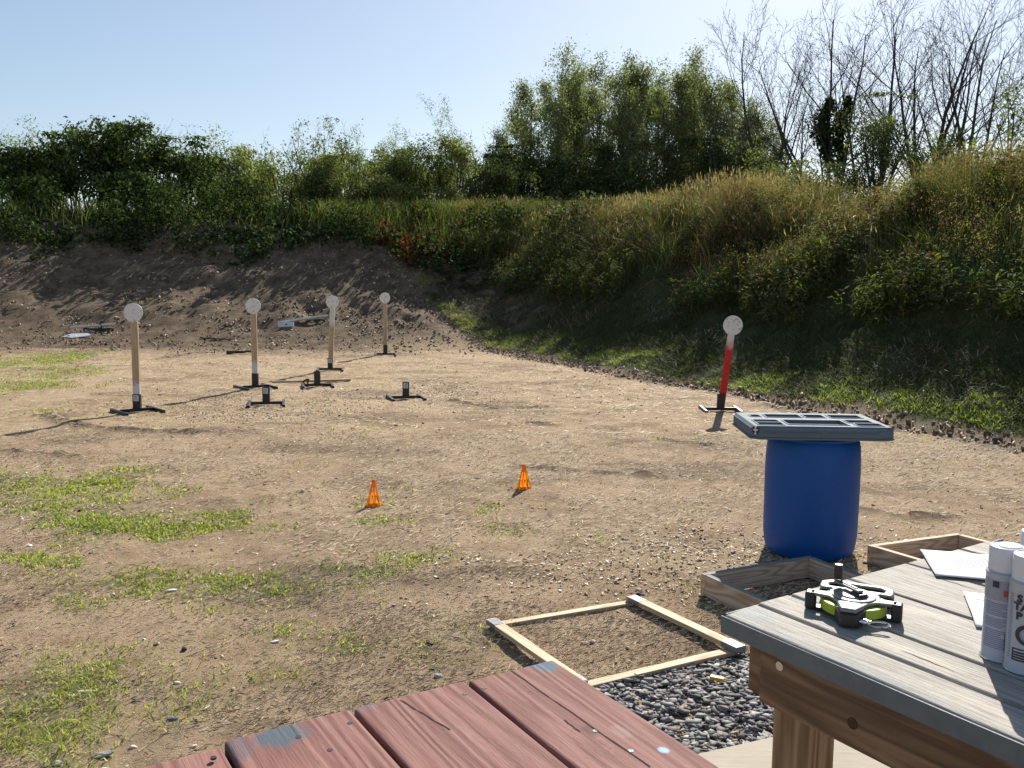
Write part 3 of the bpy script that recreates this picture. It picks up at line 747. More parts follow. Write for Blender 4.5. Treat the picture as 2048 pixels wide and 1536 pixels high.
mid = [(8, 255, 37, 70, G3, 'feathery young tree top at the left edge behind the bushes'), (65, 250, 38, 80, G3, 'pale feathery tree behind the bushes near the left edge'), (300, 250, 38, 120, G2, 'hazy green shrub rising behind the broad leaved bush tops'),
       (395, 262, 38, 80, G3, 'pale shrub directly right of the broad leaved bush mass'), (445, 248, 39, 90, G3, 'pale round topped young tree right of the left bush mass'), (500, 300, 38, 110, G2, 'low scrub between the pale young tree and the bare stems'),
       (560, 305, 37, 120, G2, 'low green scrub below the thin bare stems'), (632, 236, 36, 62, G1, 'small dark leafy tree standing alone against the sky'), (620, 320, 35, 110, G2, 'green scrub below the small dark leafy tree'),
       (690, 330, 34, 150, G1, 'dark round bush behind the berm crest left of centre'), (700, 300, 38, 120, G2, 'green shrub below the feathery sapling'), (790, 300, 37, 110, G1, 'leafy shrub between the two feathery saplings'),
       (860, 270, 36, 110, G1, 'dark leafy shrub below the wide feathery sapling'), (905, 275, 37, 100, G2, 'bright green shrub at the right foot of the wide feathery sapling'), (960, 310, 37, 90, G1, 'dark shrub left of the tall grove'),
       (1000, 320, 38, 90, G1, 'shrub at the left foot of the tall grove'), (760, 355, 35, 120, G2, 'low scrub on the berm crest below the feathery sapling'), (880, 375, 35, 120, G2, 'low scrub on the crest left of centre below the dark shrubs'),
       (1768, 205, 30, 105, G1, 'dense green small tree in front of the bare trees'), (1872, 268, 31, 90, G1, 'loose green shrub beneath the right hand bare tree'), (1720, 290, 31, 60, G1, 'small shrub left of the dense green tree'), (1640, 335, 28, 110, G2, 'low leafy shrub in the gap of the berm crest'),
       (1060, 300, 43, 150, G1, 'dark understory bush below the left part of the tall grove'), (1170, 310, 43, 150, G1, 'dark understory bush below the tallest grove trees'), (1290, 300, 43, 150, G1, 'dark understory bush below the middle of the grove'), (1400, 290, 43, 150, G1, 'dark understory bush below the right part of the grove'), (1490, 285, 42, 130, G1, 'dark understory bush near the right end of the grove'),
       (440, 330, 44, 160, G1, 'far dark scrub low behind the pale round topped young tree'), (640, 325, 44, 170, G1, 'far dark scrub low behind the small dark leafy tree'), (980, 322, 44, 150, G1, 'far dark scrub at the left foot of the grove'), (820, 318, 45, 150, G1, 'far dark scrub low between the two feathery saplings'),
       (540, 318, 41, 150, G2, 'hazy far scrub behind the bare stems'), (740, 312, 41, 150, G2, 'hazy far scrub behind the feathery sapling'), (880, 318, 41, 130, G2, 'hazy far scrub behind the wide feathery pair'),
       (1560, 300, 31, 100, G2, 'light green shrub at the right foot of the grove'), (1945, 318, 27, 90, G2, 'low leafy shrub on the berm near the right edge'), (2040, 170, 24, 70, G1, 'dark leafy crown cut by the right edge of the photo')]
for i, (px, pt, dp, wp, cl, lb) in enumerate(mid):
    kind = 'small_tree' if pt < 262 else 'shrub'
    shrub(kind, lb, 'small tree' if pt < 262 else 'shrub', px, pt, dp, wp, cl, (1700 if cl is G3 or pt == 250 else 9000 if dp > 40 else 4600) if wp > 80 else (1100 if cl is G3 else 2400), (.13, .22) if dp > 40 else (.09, .17), .42, 'shrubs and young trees behind the berms', 20+i, ragged=.4)

# leafy grove: five variants, then copies
def grove_tree(seed, H, spread):
    rg = np.random.default_rng(seed); T = Tubes(); ends = []
    P = dict(nseg=[9, 5, 4], n=[26, 5, 0], st=[.16, .2, 0], ang=[.55, .6, 0], ratio=[.265*spread, .45, 0], up=[.03, .07, .03], wob=[.035, .10, .14], tap=[.85, .85, .9], k=[6, 4, 3], rr=[.35, .55, .5], rmin=.008, leafy=1, levels=3, con=.9)
    grow(T, np.array([0, 0, -.2]), np.array([rg.normal(0, .05), rg.normal(0, .05), 1.0]), H, .10, 0, P, ends, rg)
    E = np.array(ends); n = 9500
    wg = .05+ss(.40, .58, fbm(E[:, 0]*1.2+E[:, 2]*.9, E[:, 1]*1.2-E[:, 2]*1.0, 250+seed % 50, 2)); i = rg.choice(len(E), n, p=wg/wg.sum()); Q = E[i]+rg.normal(0, .2, (n, 3))
    cl = rg.uniform(.7, 1.3, len(E))[i][:, None]
    c = np.array([(.19, .215, .11), (.25, .275, .14), (.35, .365, .21), (.13, .15, .085)])[rg.choice(4, n, p=[.35, .3, .15, .2])]*cl*rg.uniform(.85, 1.15, (n, 1))
    Vt = np.concatenate(T.V), np.concatenate(T.F)
    return Vt, Q, c, n, rg
def make_grove():
    protos = []
    for v in range(5):
        (tv, tf), Q, c, n, rg = grove_tree(300+v, 10.0, [1.0, .8, 1.15, .9, 1.05][v])
        Vv, Fc = leaves_arr(Q, rng.uniform(.11, .18, n), rng.uniform(.045, .08, n), .4)
        protos.append(((tv, tf), (Vv, Fc, np.repeat(c[:, None], 5, 1).reshape(-1, 3))))
    xs = [1022, 1048, 1078, 1106, 1136, 1160, 1186, 1214, 1238, 1264, 1292, 1318, 1344, 1372, 1398, 1428, 1458, 1490, 1524, 1552]
    tops = [265, 180, 160, 215, 135, 165, 190, 112, 170, 215, 160, 190, 132, 175, 138, 185, 180, 215, 240, 270]
    deps = [7+d for d in (38, 37, 40, 36, 39, 42, 37, 38, 41, 36, 40, 37, 39, 42, 37, 38, 40, 37, 38, 36)]
    xs += [1040, 1092, 1150, 1200, 1252, 1305, 1360, 1412, 1470, 1508]; tops += [215, 178, 170, 150, 175, 172, 160, 165, 200, 232]; deps += [49, 50, 48, 51, 49, 50, 48, 51, 49, 50]
    made = {}
    ordn = ['first', 'second', 'third', 'fourth', 'fifth', 'sixth', 'seventh', 'eighth', 'ninth', 'tenth', 'tenth', 'ninth', 'eighth', 'seventh', 'sixth', 'fifth', 'fourth', 'third', 'second', 'last']
    for i, (px, pt, dp) in enumerate(zip(xs, tops, deps)):
        v = (i*3) % 5; top = atd(px, pt, dp); zb = 1.5; h = top.z-zb
        side = 'left' if i < 10 else 'right'
        lb = (f'slender leafy tree of the tall grove, {ordn[i]} from its {side} end' if i < 19 else 'slender leafy tree at the right end of the tall grove') if i < 20 else f'leafy tree in the rear row of the grove, {ordn[i-20]} from the left'
        r = thing('grove_tree', lb, 'tree', (top.x, top.y, zb), i*1.3, 'slender leafy trees in the tall grove')
        k = h/10.3; r.scale = (k*.95+.05, k*.95+.05, k)
        if v not in made:
            (tv, tf), (lv, lf, lc) = protos[v]
            a = np_mesh('trunk', tv, tf, M_bark, r, smooth=True); b = np_mesh('crown', lv, lf, M_leaf, r, lc); made[v] = (a, b)
        else:
            for s_ in made[v]:
                c_ = s_.copy(); C.objects.link(c_); c_.parent = r
make_grove()

# feathery saplings with airy crowns
def sapling(px, pt, dp, wpx, label, seed, n=1500, bare=False, name='sapling'):
    rg = np.random.default_rng(seed); global rng; keep = rng; rng = rg
    top = atd(px, pt, dp); zb = 1.5; h = top.z-zb; w = wpx/F*dp/2
    r = thing(name, label, 'sapling' if name == 'sapling' else 'bare sapling', (top.x, top.y, zb), 0, 'thin saplings behind the berm')
    T = Tubes(); ends = []
    P = dict(nseg=[8, 5, 3], n=[7, 4, 0], st=[.4, .3, 0], ang=[.35, .5, 0], ratio=[.35, .4, 0], up=[.05, .10, .05], wob=[.04, .08, .12], tap=[.85, .85, .9], k=[4, 3, 3], rr=[.5, .55, .5], rmin=.007, leafy=1, levels=3)
    for i in range(max(2, int(w*3.2))):
        a = rg.uniform(-1, 1); p = np.array([a*w*.35, rg.normal(0, .4), -.2]); d = np.array([a*w*.55/h*1.2, rg.normal(0, .05), 1.0]); d /= np.linalg.norm(d)
        grow(T, p, d, h*(1.02-.22*abs(a))*rg.uniform(.86, 1), .04, 0, P, ends, rg)
    T.build('stems', M_twig, r)
    if not bare:
        E = np.array(ends); E = E[E[:, 2] > h*.45]; i = rg.integers(0, len(E), n); Q = E[i]+rg.normal(0, .10, (n, 3))
        c = pick([(.20, .26, .11), (.26, .32, .15), (.15, .20, .08)], n, .2)
        leaves(Q, rg.uniform(.06, .11, n), rg.uniform(.022, .045, n), .1, c, 'crown', M_leaf, r)
    rng = keep
sapling(735, 222, 37, 90, 'feathery sapling with an airy pale crown left of centre', 501, 2600)
sapling(832, 208, 37, 70, 'left half of the wide pair of feathery saplings at centre', 502, 2200)
sapling(885, 205, 38, 80, 'right half of the wide pair of feathery saplings at centre', 503, 2400)
sapling(590, 258, 37, 50, 'thin pale sapling left of the small dark leafy tree', 504, 900)
sapling(675, 270, 38, 40, 'thin sapling between the small dark tree and the feathery sapling', 505, 700)
for i, (px, pt, wp) in enumerate([(480, 285, 30), (515, 275, 40), (548, 262, 36), (690, 245, 24), (950, 240, 40), (985, 235, 40), (1005, 265, 30), (1440, 130, 40), (530, 300, 60), (1585, 200, 46), (1610, 255, 30)]):
    sapling(px, pt, 36+i % 4, wp, ['thin bare stems just right of the pale round topped young tree', 'bare stems in the gap left of the small dark tree, second clump', 'bare twiggy stems reaching highest in the left gap', 'lone bare pole left of the feathery sapling',
            'bare poles left of the tall grove, farther from it', 'bare poles left of the tall grove, closest pair', 'short bare stems at the left edge of the tall grove', 'faint bare stems above the right part of the grove',
            'wide low clump of bare brown stems in the left gap', 'small leaning dead tree in the gap right of the grove', 'short bent dead stem in the gap right of the grove'][i], 520+i, bare=True, name='bare_sapling')

# bare trees on the right
def bare_tree(px, pt, dp, wpx, label, seed, fork=.25, nl=5, r0=.16, lean=0, leafy=0, dens=1.0, pbase=None):
    rg = np.random.default_rng(seed); global rng; keep = rng; rng = rg
    top = atd(px, pt, dp); zb = 1.5; h = top.z-zb; w = wpx/F*dp/2
    bx = atd(px if pbase is None else pbase, 300, dp).x
    r = thing('bare_tree', label, 'bare tree', (bx, top.y, zb), 0, 'bare leafless trees behind the right berm')
    T = Tubes(); ends = []
    d0 = np.array([(top.x-bx)/h, 0, 1.0]); d0 /= np.linalg.norm(d0)
    P = dict(nseg=[7, 7, 6, 4, 3], n=[0, int(8*dens), int(7*dens), int(5*dens), 0], st=[.3, .18, .2, .2, 0], ang=[.4, .68, .6, .6, .5], ratio=[.6, .55, .50, .48, 0], up=[.03, .09, .08, .06, .04],
             wob=[.03, .07, .08, .10, .12], tap=[.35, .85, .85, .85, .9], k=[7, 6, 4, 3, 3], rr=[.6, .5, .52, .6, .6], rmin=.0075, leafy=3, levels=5, con=.9)
    # trunk
    hb = h*fork; pts = [np.array([0, 0, -.3])]; p = pts[0]
    for i in range(5):
        p = p+(d0+rg.normal(0, .04, 3))*((hb+.3)/5); pts.append(p.copy())
    r0 *= 1.25; T.add(pts, np.linspace(r0, r0*.78, 6), 8)
    for i in range(nl):
        a = (i-(nl-1)/2)/max(1, (nl-1)/2)+rg.uniform(-.12, .12); 
        if nl == 1: a = 0
        q = pts[-1-(i % 3)]
        d = np.array([d0[0]+a*min(1.3, w/(h*.8)*2.2), rg.normal(0, .3), 1.0]); d /= np.linalg.norm(d)
        L = (h-q[2])*(.97-.16*abs(a))*rg.uniform(.9, 1)
        P2 = dict(P); grow(T, q, d, L, r0*(.55-.15*abs(a)), 1, P2, ends, rg)
    T.build('trunk', M_twig, r)
    if leafy:
        E = np.array(ends); E = E[(E[:, 2] > h*.3)]; n = leafy; i = rg.integers(0, len(E), n); Q = E[i]+rg.normal(0, .08, (n, 3))
        leaves(Q, rg.uniform(.06, .10, n), rg.uniform(.03, .05, n), .4, pick([(.06, .055, .03), (.09, .075, .04)], n), 'leaves', M_leaf, r)
    rng = keep
    return r, pts
bare_tree(1522, 22, 38, 125, 'tall slim bare tree standing just right of the grove', 601, .35, 3, .11)
bare_tree(1560, 95, 37, 70, 'slim bare tree close beside the tallest slim one', 602, .4, 2, .09)
tr, pts_ = bare_tree(1668, 8, 34, 190, 'wide forking bare tree with ivy climbing its trunk', 603, .22, 6, .15, leafy=260)
bare_tree(1785, -5, 35, 110, 'bare tree leaning right above the dense green small tree', 605, .2, 4, .14, pbase=1735, leafy=200)
bare_tree(1858, -8, 35, 150, 'bare tree with a thick reddish trunk second from the right', 606, .3, 5, .16, pbase=1862, leafy=160)
bare_tree(1965, -2, 34, 190, 'wide bare tree near the right edge with low spreading limbs', 607, .16, 6, .15, pbase=1920)
bare_tree(2080, 20, 31, 150, 'bare tree at the right edge with only its left branches showing', 608, .2, 4, .12)
# ivy on the forked tree
def ivy(px, py0, py1, dp, w, n, label, seed):
    rg = np.random.default_rng(seed); global rng; keep = rng; rng = rg
    a = atd(px, py0, dp); b = atd(px, py1, dp)
    o = thing('ivy', label, 'ivy', (a.x, a.y, b.z))
    h = a.z-b.z; t = rg.uniform(0, 1, n); rad = np.abs(rg.normal(0, w*.62, n))*(.35+1.0*vn(t*4, t*0+seed, 3))*np.clip(1.25-t, .25, 1); an = rg.uniform(0, 6.28, n)
    Q = np.stack([np.cos(an)*rad+.25*np.sin(t*5+seed)*w, np.sin(an)*rad, t*h], 1)
    leaves(Q, rg.uniform(.10, .17, n), rg.uniform(.07, .11, n), .6, pick([(.035, .055, .02), (.055, .08, .03)], n, .25), 'foliage', M_bigleaf, o)
    T = Tubes(); T.add([np.array([.02, 0, -.1]), np.array([.0, 0, h*.5]), np.array([.03, 0, h])], [.03, .02, .008], 5); T.build('stems', M_bark, o)
    rng = keep
ivy(1656, 195, 330, 34, .62, 2300, 'dark ivy column wrapped round the left stem of the forked bare tree', 71)
ivy(1690, 190, 320, 33.6, .5, 1700, 'dark ivy column on the right stem of the forked bare tree', 72)

# distinct plants on the right berm
def berm_plant(name, label, cat, px, py, h, kind, seed, group=None):
    rg = np.random.default_rng(seed); global rng; keep = rng; rng = rg
    p = hit(px, py); r = thing(name, label, cat, (p.x, p.y, tz(p.x, p.y)), 0, group); T = Tubes()
    if kind == 'dock':
        Q = []
        for i in range(5):
            a = rg.uniform(-.16, .16); hh = h*rg.uniform(.75, 1); T.add([np.array([a*.4, 0, 0]), np.array([a, 0, hh])], [.008, .004], 4)
            n = 90; t = rg.uniform(.4, 1, n); Q.append(np.stack([a*.4+a*.6*t+rg.normal(0, .018, n), rg.normal(0, .018, n), t*hh], 1))
        Q = np.concatenate(Q); n = len(Q); T.build('stalks', M_bark, r)
        leaves(Q, rg.uniform(.02, .045, n), rg.uniform(.015, .03, n), -.4, pick([(.07, .02, .015), (.11, .035, .02)], n), 'seed_heads', M_leaf, r)
    else:
        for i in range(3):
            a = rg.normal(0, .07); hh = h*rg.uniform(.85, 1); T.add([np.array([a*.3, 0, 0]), np.array([a, 0, hh])], [.006, .004], 4)
        T.build('stalks', M_grass_s, r); n = 18
        rad = rg.uniform(0, .035, n); an = rg.uniform(0, 6.28, n)
        Q = np.stack([np.cos(an)*rad, np.sin(an)*rad*.7, h+.02-rad*.3+rg.normal(0, .008, n)], 1)
        leaves(Q, rg.uniform(.015, .026, n), rg.uniform(.015, .024, n), 0, pick([(.80, .80, .74), (.68, .68, .60)], n, .05), 'flowers', M_leaf, r)
        n = 30; Q = np.stack([rg.normal(0, .06, n), rg.normal(0, .06, n), rg.uniform(.1, .9, n)*h], 1)
        leaves(Q, rg.uniform(.05, .09, n), rg.uniform(.012, .02, n), .3, pick(G2, n), 'leaves', M_leaf, r)
    rng = keep
M_grass_s = m_simple('stalk_green', (.10, .14, .05), .7)
berm_plant('dock_plant', 'dark red dock seed stalks in the dip of the right berm', 'plant', 1748, 440, .5, 'dock', 801)
for i, (px, py, lb) in enumerate([(1207, 452, 'white flower cluster left of the mound on the right berm'), (1218, 475, 'small white flowers just below the left flower cluster'), (1330, 440, 'white flower head on the left flank of the berm mound'),
        (1528, 405, 'white flower head near the top right of the berm mound'), (1578, 462, 'white flower umbel in the dip right of the mound'), (1702, 392, 'small white flowers high in the dip of the berm'),
        (1737, 420, 'white flowers right beside the dark red dock stalks'), (1762, 440, 'white flowers low to the right of the dock stalks'), (1796, 398, 'highest white flower head on the right slope'),
        (1160, 448, 'leftmost small white flower head on the right berm'), (1432, 402, 'tiny white flower head at the middle of the mound')]):
    berm_plant('white_flower', lb, 'flower', px, py+14, .26+.06*(i % 3), 'fl', 810+i, 'white wildflowers on the right berm')

# ------------------------------------------------------------------ object materials
M_black = m_simple('black_steel', (.012, .012, .014), .45, 0, .5, .3, 30, .3)
M_paintwht = m_simple('white_paint', (.62, .62, .63), .6)
def m_plate(seed):
    k = N('plate_paint'); v = k.coord('Object', (1, 1, 1), (seed*1.7, 0, 0))
    a = k.noise(v, 26, 3, .5); b = k.noise(v, 90, 4, .7)
    c = k.mix(k.ramp(a, [(.58, 0), (.64, .75)]), (.66, .66, .65), (.30, .30, .31))
    c = k.mix(k.ramp(b, [(.60, 0), (.7, .5)]), c, (.42, .40, .38)); k.pbr(c, .55, .1, .3, k.bump(b, .4, .002)); return k.m
M_stick = m_wood('stick_wood', [(.30, .215, .12), (.46, .345, .20), (.56, .44, .275)], 14, .8, 9)
def m_stick_paint(name, wood, lo=None, hi=None, rc=(.55, .015, .012)):
    """square stick along local z; lo: white worn paint below z, hi: white above z; all grain along z"""
    k = N(name); tc = k.coord('Object', (14, 14, 1.2)); f = k.noise(tc, 3, 5, .7)
    c = k.ramp(f, [(.35, wood[0]), (.65, wood[1])])
    sep = k.n('ShaderNodeSeparateXYZ'); t2 = k.n('ShaderNodeTexCoord'); k.l(t2.outputs['Object'], sep.inputs[0]); z = sep.outputs[2]
    nz = k.math('MULTIPLY', k.math('SUBTRACT', k.noise(k.coord(), 22, 4, .7), .5), .28)
    zz = k.math('ADD', z, nz)
    def band(a, b):
        m = k.n('ShaderNodeMapRange'); m.interpolation_type = 'SMOOTHSTEP'; k.l(zz, m.inputs[0]); m.inputs[1].default_value = a; m.inputs[2].default_value = b; return m.outputs[0]
    if lo is not None: c = k.mix(k.math('MULTIPLY', band(lo+.05, lo-.05), .85), c, (.62, .62, .63))
    if hi is not None: c = k.mix(k.math('MULTIPLY', band(hi-.03, hi+.03), .85), c, (.60, .60, .60))
    k.pbr(c, .7, 0, .25, k.bump(f, .4, .002)); return k.m
WD = ((.33, .245, .145), (.52, .405, .26))
M_sticker = m_simple('sticker', (.55, .55, .56), .5)
M_ink = m_simple('ink', (.03, .03, .035), .6)

# ------------------------------------------------------------------ target stands
def base_parts(root, rot, sw=.095, sh=.185, sticker=True):
    Mr = Matrix.Rotation(rot, 3, 'Z')
    MB().box(Mr @ Vector((0, 0, .035)), (.42, .04, .04), Mr).build('crossbar', M_black, root, .003)
    for s in (-1, 1):
        MB().box(Mr @ Vector((s*.23, 0, .022)), (.04, .58, .044), Mr).build('foot', M_black, root, .004)
    o = sw/2; t = .006
    pin = [(-o+t, -o*.6+t), (o-t, -o*.6+t), (o-t, o*.6-t), (-o+t, o*.6-t)]; pout = [(-o, -o*.6), (o, -o*.6), (o, o*.6), (-o, o*.6)]
    so_ = MB().ring(pout, pin, .056, .056+sh).build('socket', M_black, root, .002)
    if sticker:
        l = MB().box((0, -o*.6-.0015, .056+sh-.05), (.066, .003, .078)).build('sticker', M_sticker, so_)
        k = MB()
        for i in range(4): k.box((rng.uniform(-.006, .006), -o*.6-.004, .056+sh-.025-i*.016), (.036-.006*(i % 2), .0016, .005))
        k.build('print', M_ink, l)
    return so_
def target(px, py, top, rot, label, lo=None, hi=None, mat=None, lean=0, sticker=True, w=.088, seed=0, r=.122):
    p = at(px, py); z = tz(p.x, p.y); root = thing('target_stand', label, 'target stand', (p.x, p.y, z-.004), 0, 'round steel targets on wooden posts')
    base_parts(root, rot, sticker=sticker)
    L = top-.10
    mt = mat or m_stick_paint('post_paint', WD, lo, hi)
    b = MB().box((0, 0, .06+L/2), (w, .038, L)).build('post', mt, root, .002)
    pl = MB().cyl((0, -.030, top), (0, -.020, top), r, n=56).build('plate', m_plate(seed), root, .002)
    k = MB().cyl((0, -.036, top), (0, -.029, top), .011, n=10); k.build('bolt', M_sticker, pl)
    if lean:
        for o in (b, pl): o.rotation_euler = (0, lean, 0)
    return root
def hgt(px, py, pt):
    b = at(px, py); return atd(px, pt, b.y).z
target(275, 823, hgt(275, 823, 623), R(42), 'round white target on a tan post, leftmost and nearest of the left group', lo=.38, seed=1, lean=R(.3))
target(511, 777, hgt(511, 777, 612), R(38), 'round white target on a tan post, second from the left', lo=.42, seed=2, sticker=False)
target(661, 741, hgt(661, 741, 603), R(8), 'round white target on a post painted white at the top, third from left', lo=.22, hi=.86, seed=3, lean=R(2.6))
target(771, 710, hgt(771, 710, 595), R(8), 'round white target farthest back, on a plain tan post before the dirt mound', seed=4, sticker=False)
def m_red():
    k = N('red_post'); t2 = k.n('ShaderNodeTexCoord'); sep = k.n('ShaderNodeSeparateXYZ'); k.l(t2.outputs['Object'], sep.inputs[0])
    zz = k.math('ADD', sep.outputs[2], k.math('MULTIPLY', k.math('SUBTRACT', k.noise(k.coord(), 14, 4), .5), .2))
    m = k.n('ShaderNodeMapRange'); m.interpolation_type = 'SMOOTHSTEP'; k.l(zz, m.inputs[0]); m.inputs[1].default_value = .80; m.inputs[2].default_value = .98
    c = k.mix(m.outputs[0], (.52, .012, .012), (.62, .56, .56)); k.pbr(c, .5, 0, .35); return k.m
target(1441, 821, hgt(1441, 821, 648), R(-3), 'round white target on a red painted post leaning right, beyond the barrel', mat=m_red(), lean=R(6.0), seed=5, sticker=False, w=.085, r=.13)
for px, py, rt, lb, st in ((533, 808, 14, 'empty black stand base with a white sticker, nearest and left of the three', True), (635, 773, 15, 'empty black stand base with no sticker in front of the pale stick', False), (812, 796, 17, 'empty black stand base with a white sticker standing alone at right', True)):
    p = at(px, py); root = thing('stand_base', lb, 'stand base', (p.x, p.y, tz(p.x, p.y)-.004), 0, 'empty black target stand bases')
    base_parts(root, R(rt), .095, .20, st)
# pale stick on the ground behind the middle base, with a dark clamp
p0 = at(544, 767.5); p1 = at(701, 763); mdp = (p0+p1)/2; L = (p1-p0).length; dr = (p1-p0).normalized()
o = MB().box((0, 0, 0), (L, .05, .035)).build('wooden_stick', M_stick, None, .002)
o.location = (mdp.x, mdp.y, tz(mdp.x, mdp.y)+.035); o.rotation_euler = (0, 0, math.atan2(dr.y, dr.x)); tag(o, 'long pale wooden stick lying behind the middle empty stand base', 'stick')
p = at(612, 769); o = MB().ring([(math.cos(a)*.045, math.sin(a)*.045) for a in np.arange(12)*.5236], [(math.cos(a)*.028, math.sin(a)*.028) for a in np.arange(12)*.5236], -.03, .03, Matrix.Rotation(R(80), 3, 'X')).box((.03, 0, .04), (.05, .06, .03)).build('clamp', M_black, None, .002)
o.location = (p.x, p.y-.02, tz(p.x, p.y)+.05); o.rotation_euler = (0, 0, .5); tag(o, 'small black clamp lying against the pale stick', 'clamp')

# fallen stands at the foot of the back berm
def fallen(pa, pb, psock, label, seed, sz):
    a = hit(*pa); b = hit(*pb); s = hit(*psock)
    c = (a+b)/2; root = thing('fallen_target_stand', label, 'target stand', (c.x, c.y, 0), 0, 'target stands lying at the foot of the back berm')
    L = (b-a).length; yaw = math.atan2(b.y-a.y, b.x-a.x); pit = math.atan2(b.z-a.z, math.hypot(b.x-a.x, b.y-a.y))
    o = MB().box((0, 0, 0), (L, .075, .05), Matrix.Rotation(R(-40), 3, 'X')).build('post', m_simple('pale_post', (.72, .68, .60), .7), root, .002)
    o.location = (0, 0, c.z+.11); o.rotation_euler = (0, -pit, yaw)
    q = MB(); q.box((0, 0, .08), (.085, .07, .16)); q.build('socket', M_black, root, .003, loc=(s.x-c.x, s.y-c.y, s.z+.02))
    MB().box((0, -.038, .1), (.05, .004, .07)).build('sticker', M_sticker, root, loc=(s.x-c.x, s.y-c.y, s.z+.02))
    MB().box((0, 0, .03), (.5, .04, .04)).build('crossbar', M_black, root, .003, loc=(s.x-c.x, s.y-c.y, s.z+.01), rot=(0, 0, yaw*.5))
    for k in (-1, 1):
        MB().box((0, 0, 0), (.04, .5, .04)).build('foot', M_black, root, .003, loc=(s.x-c.x+k*.26, s.y-c.y, s.z+.05), rot=(0, 0, .5*k+.2))
    return root
fallen((140, 664), (231, 657), (201, 661), 'target stand lying with its post flat at the left foot of the berm', 0, 0)
fallen((556, 654), (655, 640), (620, 643), 'target stand lying with a long pale post before the dirt mound', 1, 0)
p = hit(155, 673); o = MB().prism([(-.36, -.10), (-.05, -.16), (.37, .0), (.22, .12), (-.2, .08)], 0, .012).build('white_board', M_paintwht, None, .002)
o.location = (p.x, p.y, p.z+.03); o.rotation_euler = (R(24), 0, 0); tag(o, 'white flat board lying beside the fallen stand at far left', 'board')
p = hit(571, 655); root = thing('white_box', 'white board with a black dot leaning low before the fallen post', 'board', (p.x, p.y, p.z))
q = MB().box((0, 0, .09), (.42, .03, .14)).build('panel', M_paintwht, root, .003); q.rotation_euler = (R(-40), R(-3), 0)
q2 = MB().box((.01, -.018, .09), (.04, .006, .04)).build('mark', M_black, q)

# twigs and a log on the floor
def twig(pa, pb, r, label, name='twig', mat=None, off=0):
    a = hit(*pa); b = hit(*pb); T = Tubes(); n = 7; pts = []
    for i in range(n+1):
        p = a.lerp(b, i/n); pts.append(np.array([p.x, p.y+rng.normal(0, .02), tz(p.x, p.y)+r+off+abs(rng.normal(0, .012))]))
    c0 = pts[0].copy(); T.add([q-c0 for q in pts], np.linspace(r, r*.5, n+1), 6)
    o = T.build(name, mat or M_bark, None); o.location = c0; tag(o, label, 'branch' if name != 'log' else 'log'); return o
twig((400, 679), (468, 683), .025, 'thin fallen branch lying left of the second target post')
twig((420, 684), (455, 678), .018, 'short twig crossing the fallen branch left of the second target')
twig((452, 709), (503, 708), .045, 'short dark log lying left of the second target post', 'log')
# cones
M_cone = None
def m_cone():
    k = N('orange_plastic'); p = k.pbr((1.0, .40, .04), .45, 0, .4); t = k.n('ShaderNodeBsdfTranslucent'); t.inputs[0].default_value = (1, .60, .10, 1)
    mx = k.n('ShaderNodeMixShader'); mx.inputs[0].default_value = .62; k.l(p.outputs[0], mx.inputs[1]); k.l(t.outputs[0], mx.inputs[2]); k.l(mx.outputs[0], k.out.inputs[0]); return k.m
M_cone = m_cone()
def cone(px, py, label, rot):
    p = at(px, py); root = thing('marker_cone', label, 'marker cone', (p.x, p.y, tz(p.x, p.y)-.003), rot, 'small orange slotted cones')
    H = .205; R0 = .062; n = 8; q = MB()
    rad = lambda z: R0+(.012-R0)*(z/H)**.85
    # wall panels with triangular slots near the foot and slim slots above
    rows = 26; m = n*10; vs = []; fs = []
    for i in range(rows+1):
        z = .006+(H-.006)*i/rows
        for j in range(m):
            t = 2*math.pi*j/m; rr = rad(z)*(1+.05*math.cos(n*t)); vs.append((rr*math.cos(t), rr*math.sin(t), z))
    for i in range(rows):
        z = (i+.5)/rows
        for j in range(m):
            ph = (j % 10)/10-.45; a = abs(ph)
            hole = (.10 < z < .34 and a < .36*(1-(z-.10)/.30)) or (.42 < z < .72 and a < .16)
            if not hole:
                k = (j+1) % m; fs.append((i*m+j, i*m+k, (i+1)*m+k, (i+1)*m+j))
    q.add(vs, fs); o = q.build('body', M_cone, root, 0, True)
    sd = o.modifiers.new('thickness', 'SOLIDIFY'); sd.thickness = .002
    MB().lathe([(.011, H-.012), (.0125, H), (.009, H+.006), (.002, H+.007)], 16).build('tip', M_cone, root, 0, True)
    MB().ring([(math.cos(t)*.074, math.sin(t)*.074) for t in np.arange(4)*1.5708+.78], [(math.cos(t)*.056, math.sin(t)*.056) for t in np.arange(4)*1.5708+.78], .002, .008).build('base', M_cone, root, .002)
cone(748, 1008, 'small orange slotted cone, the left and nearer of the two', .2)
cone(1048, 981, 'small orange slotted cone, the right and farther of the two', .6)

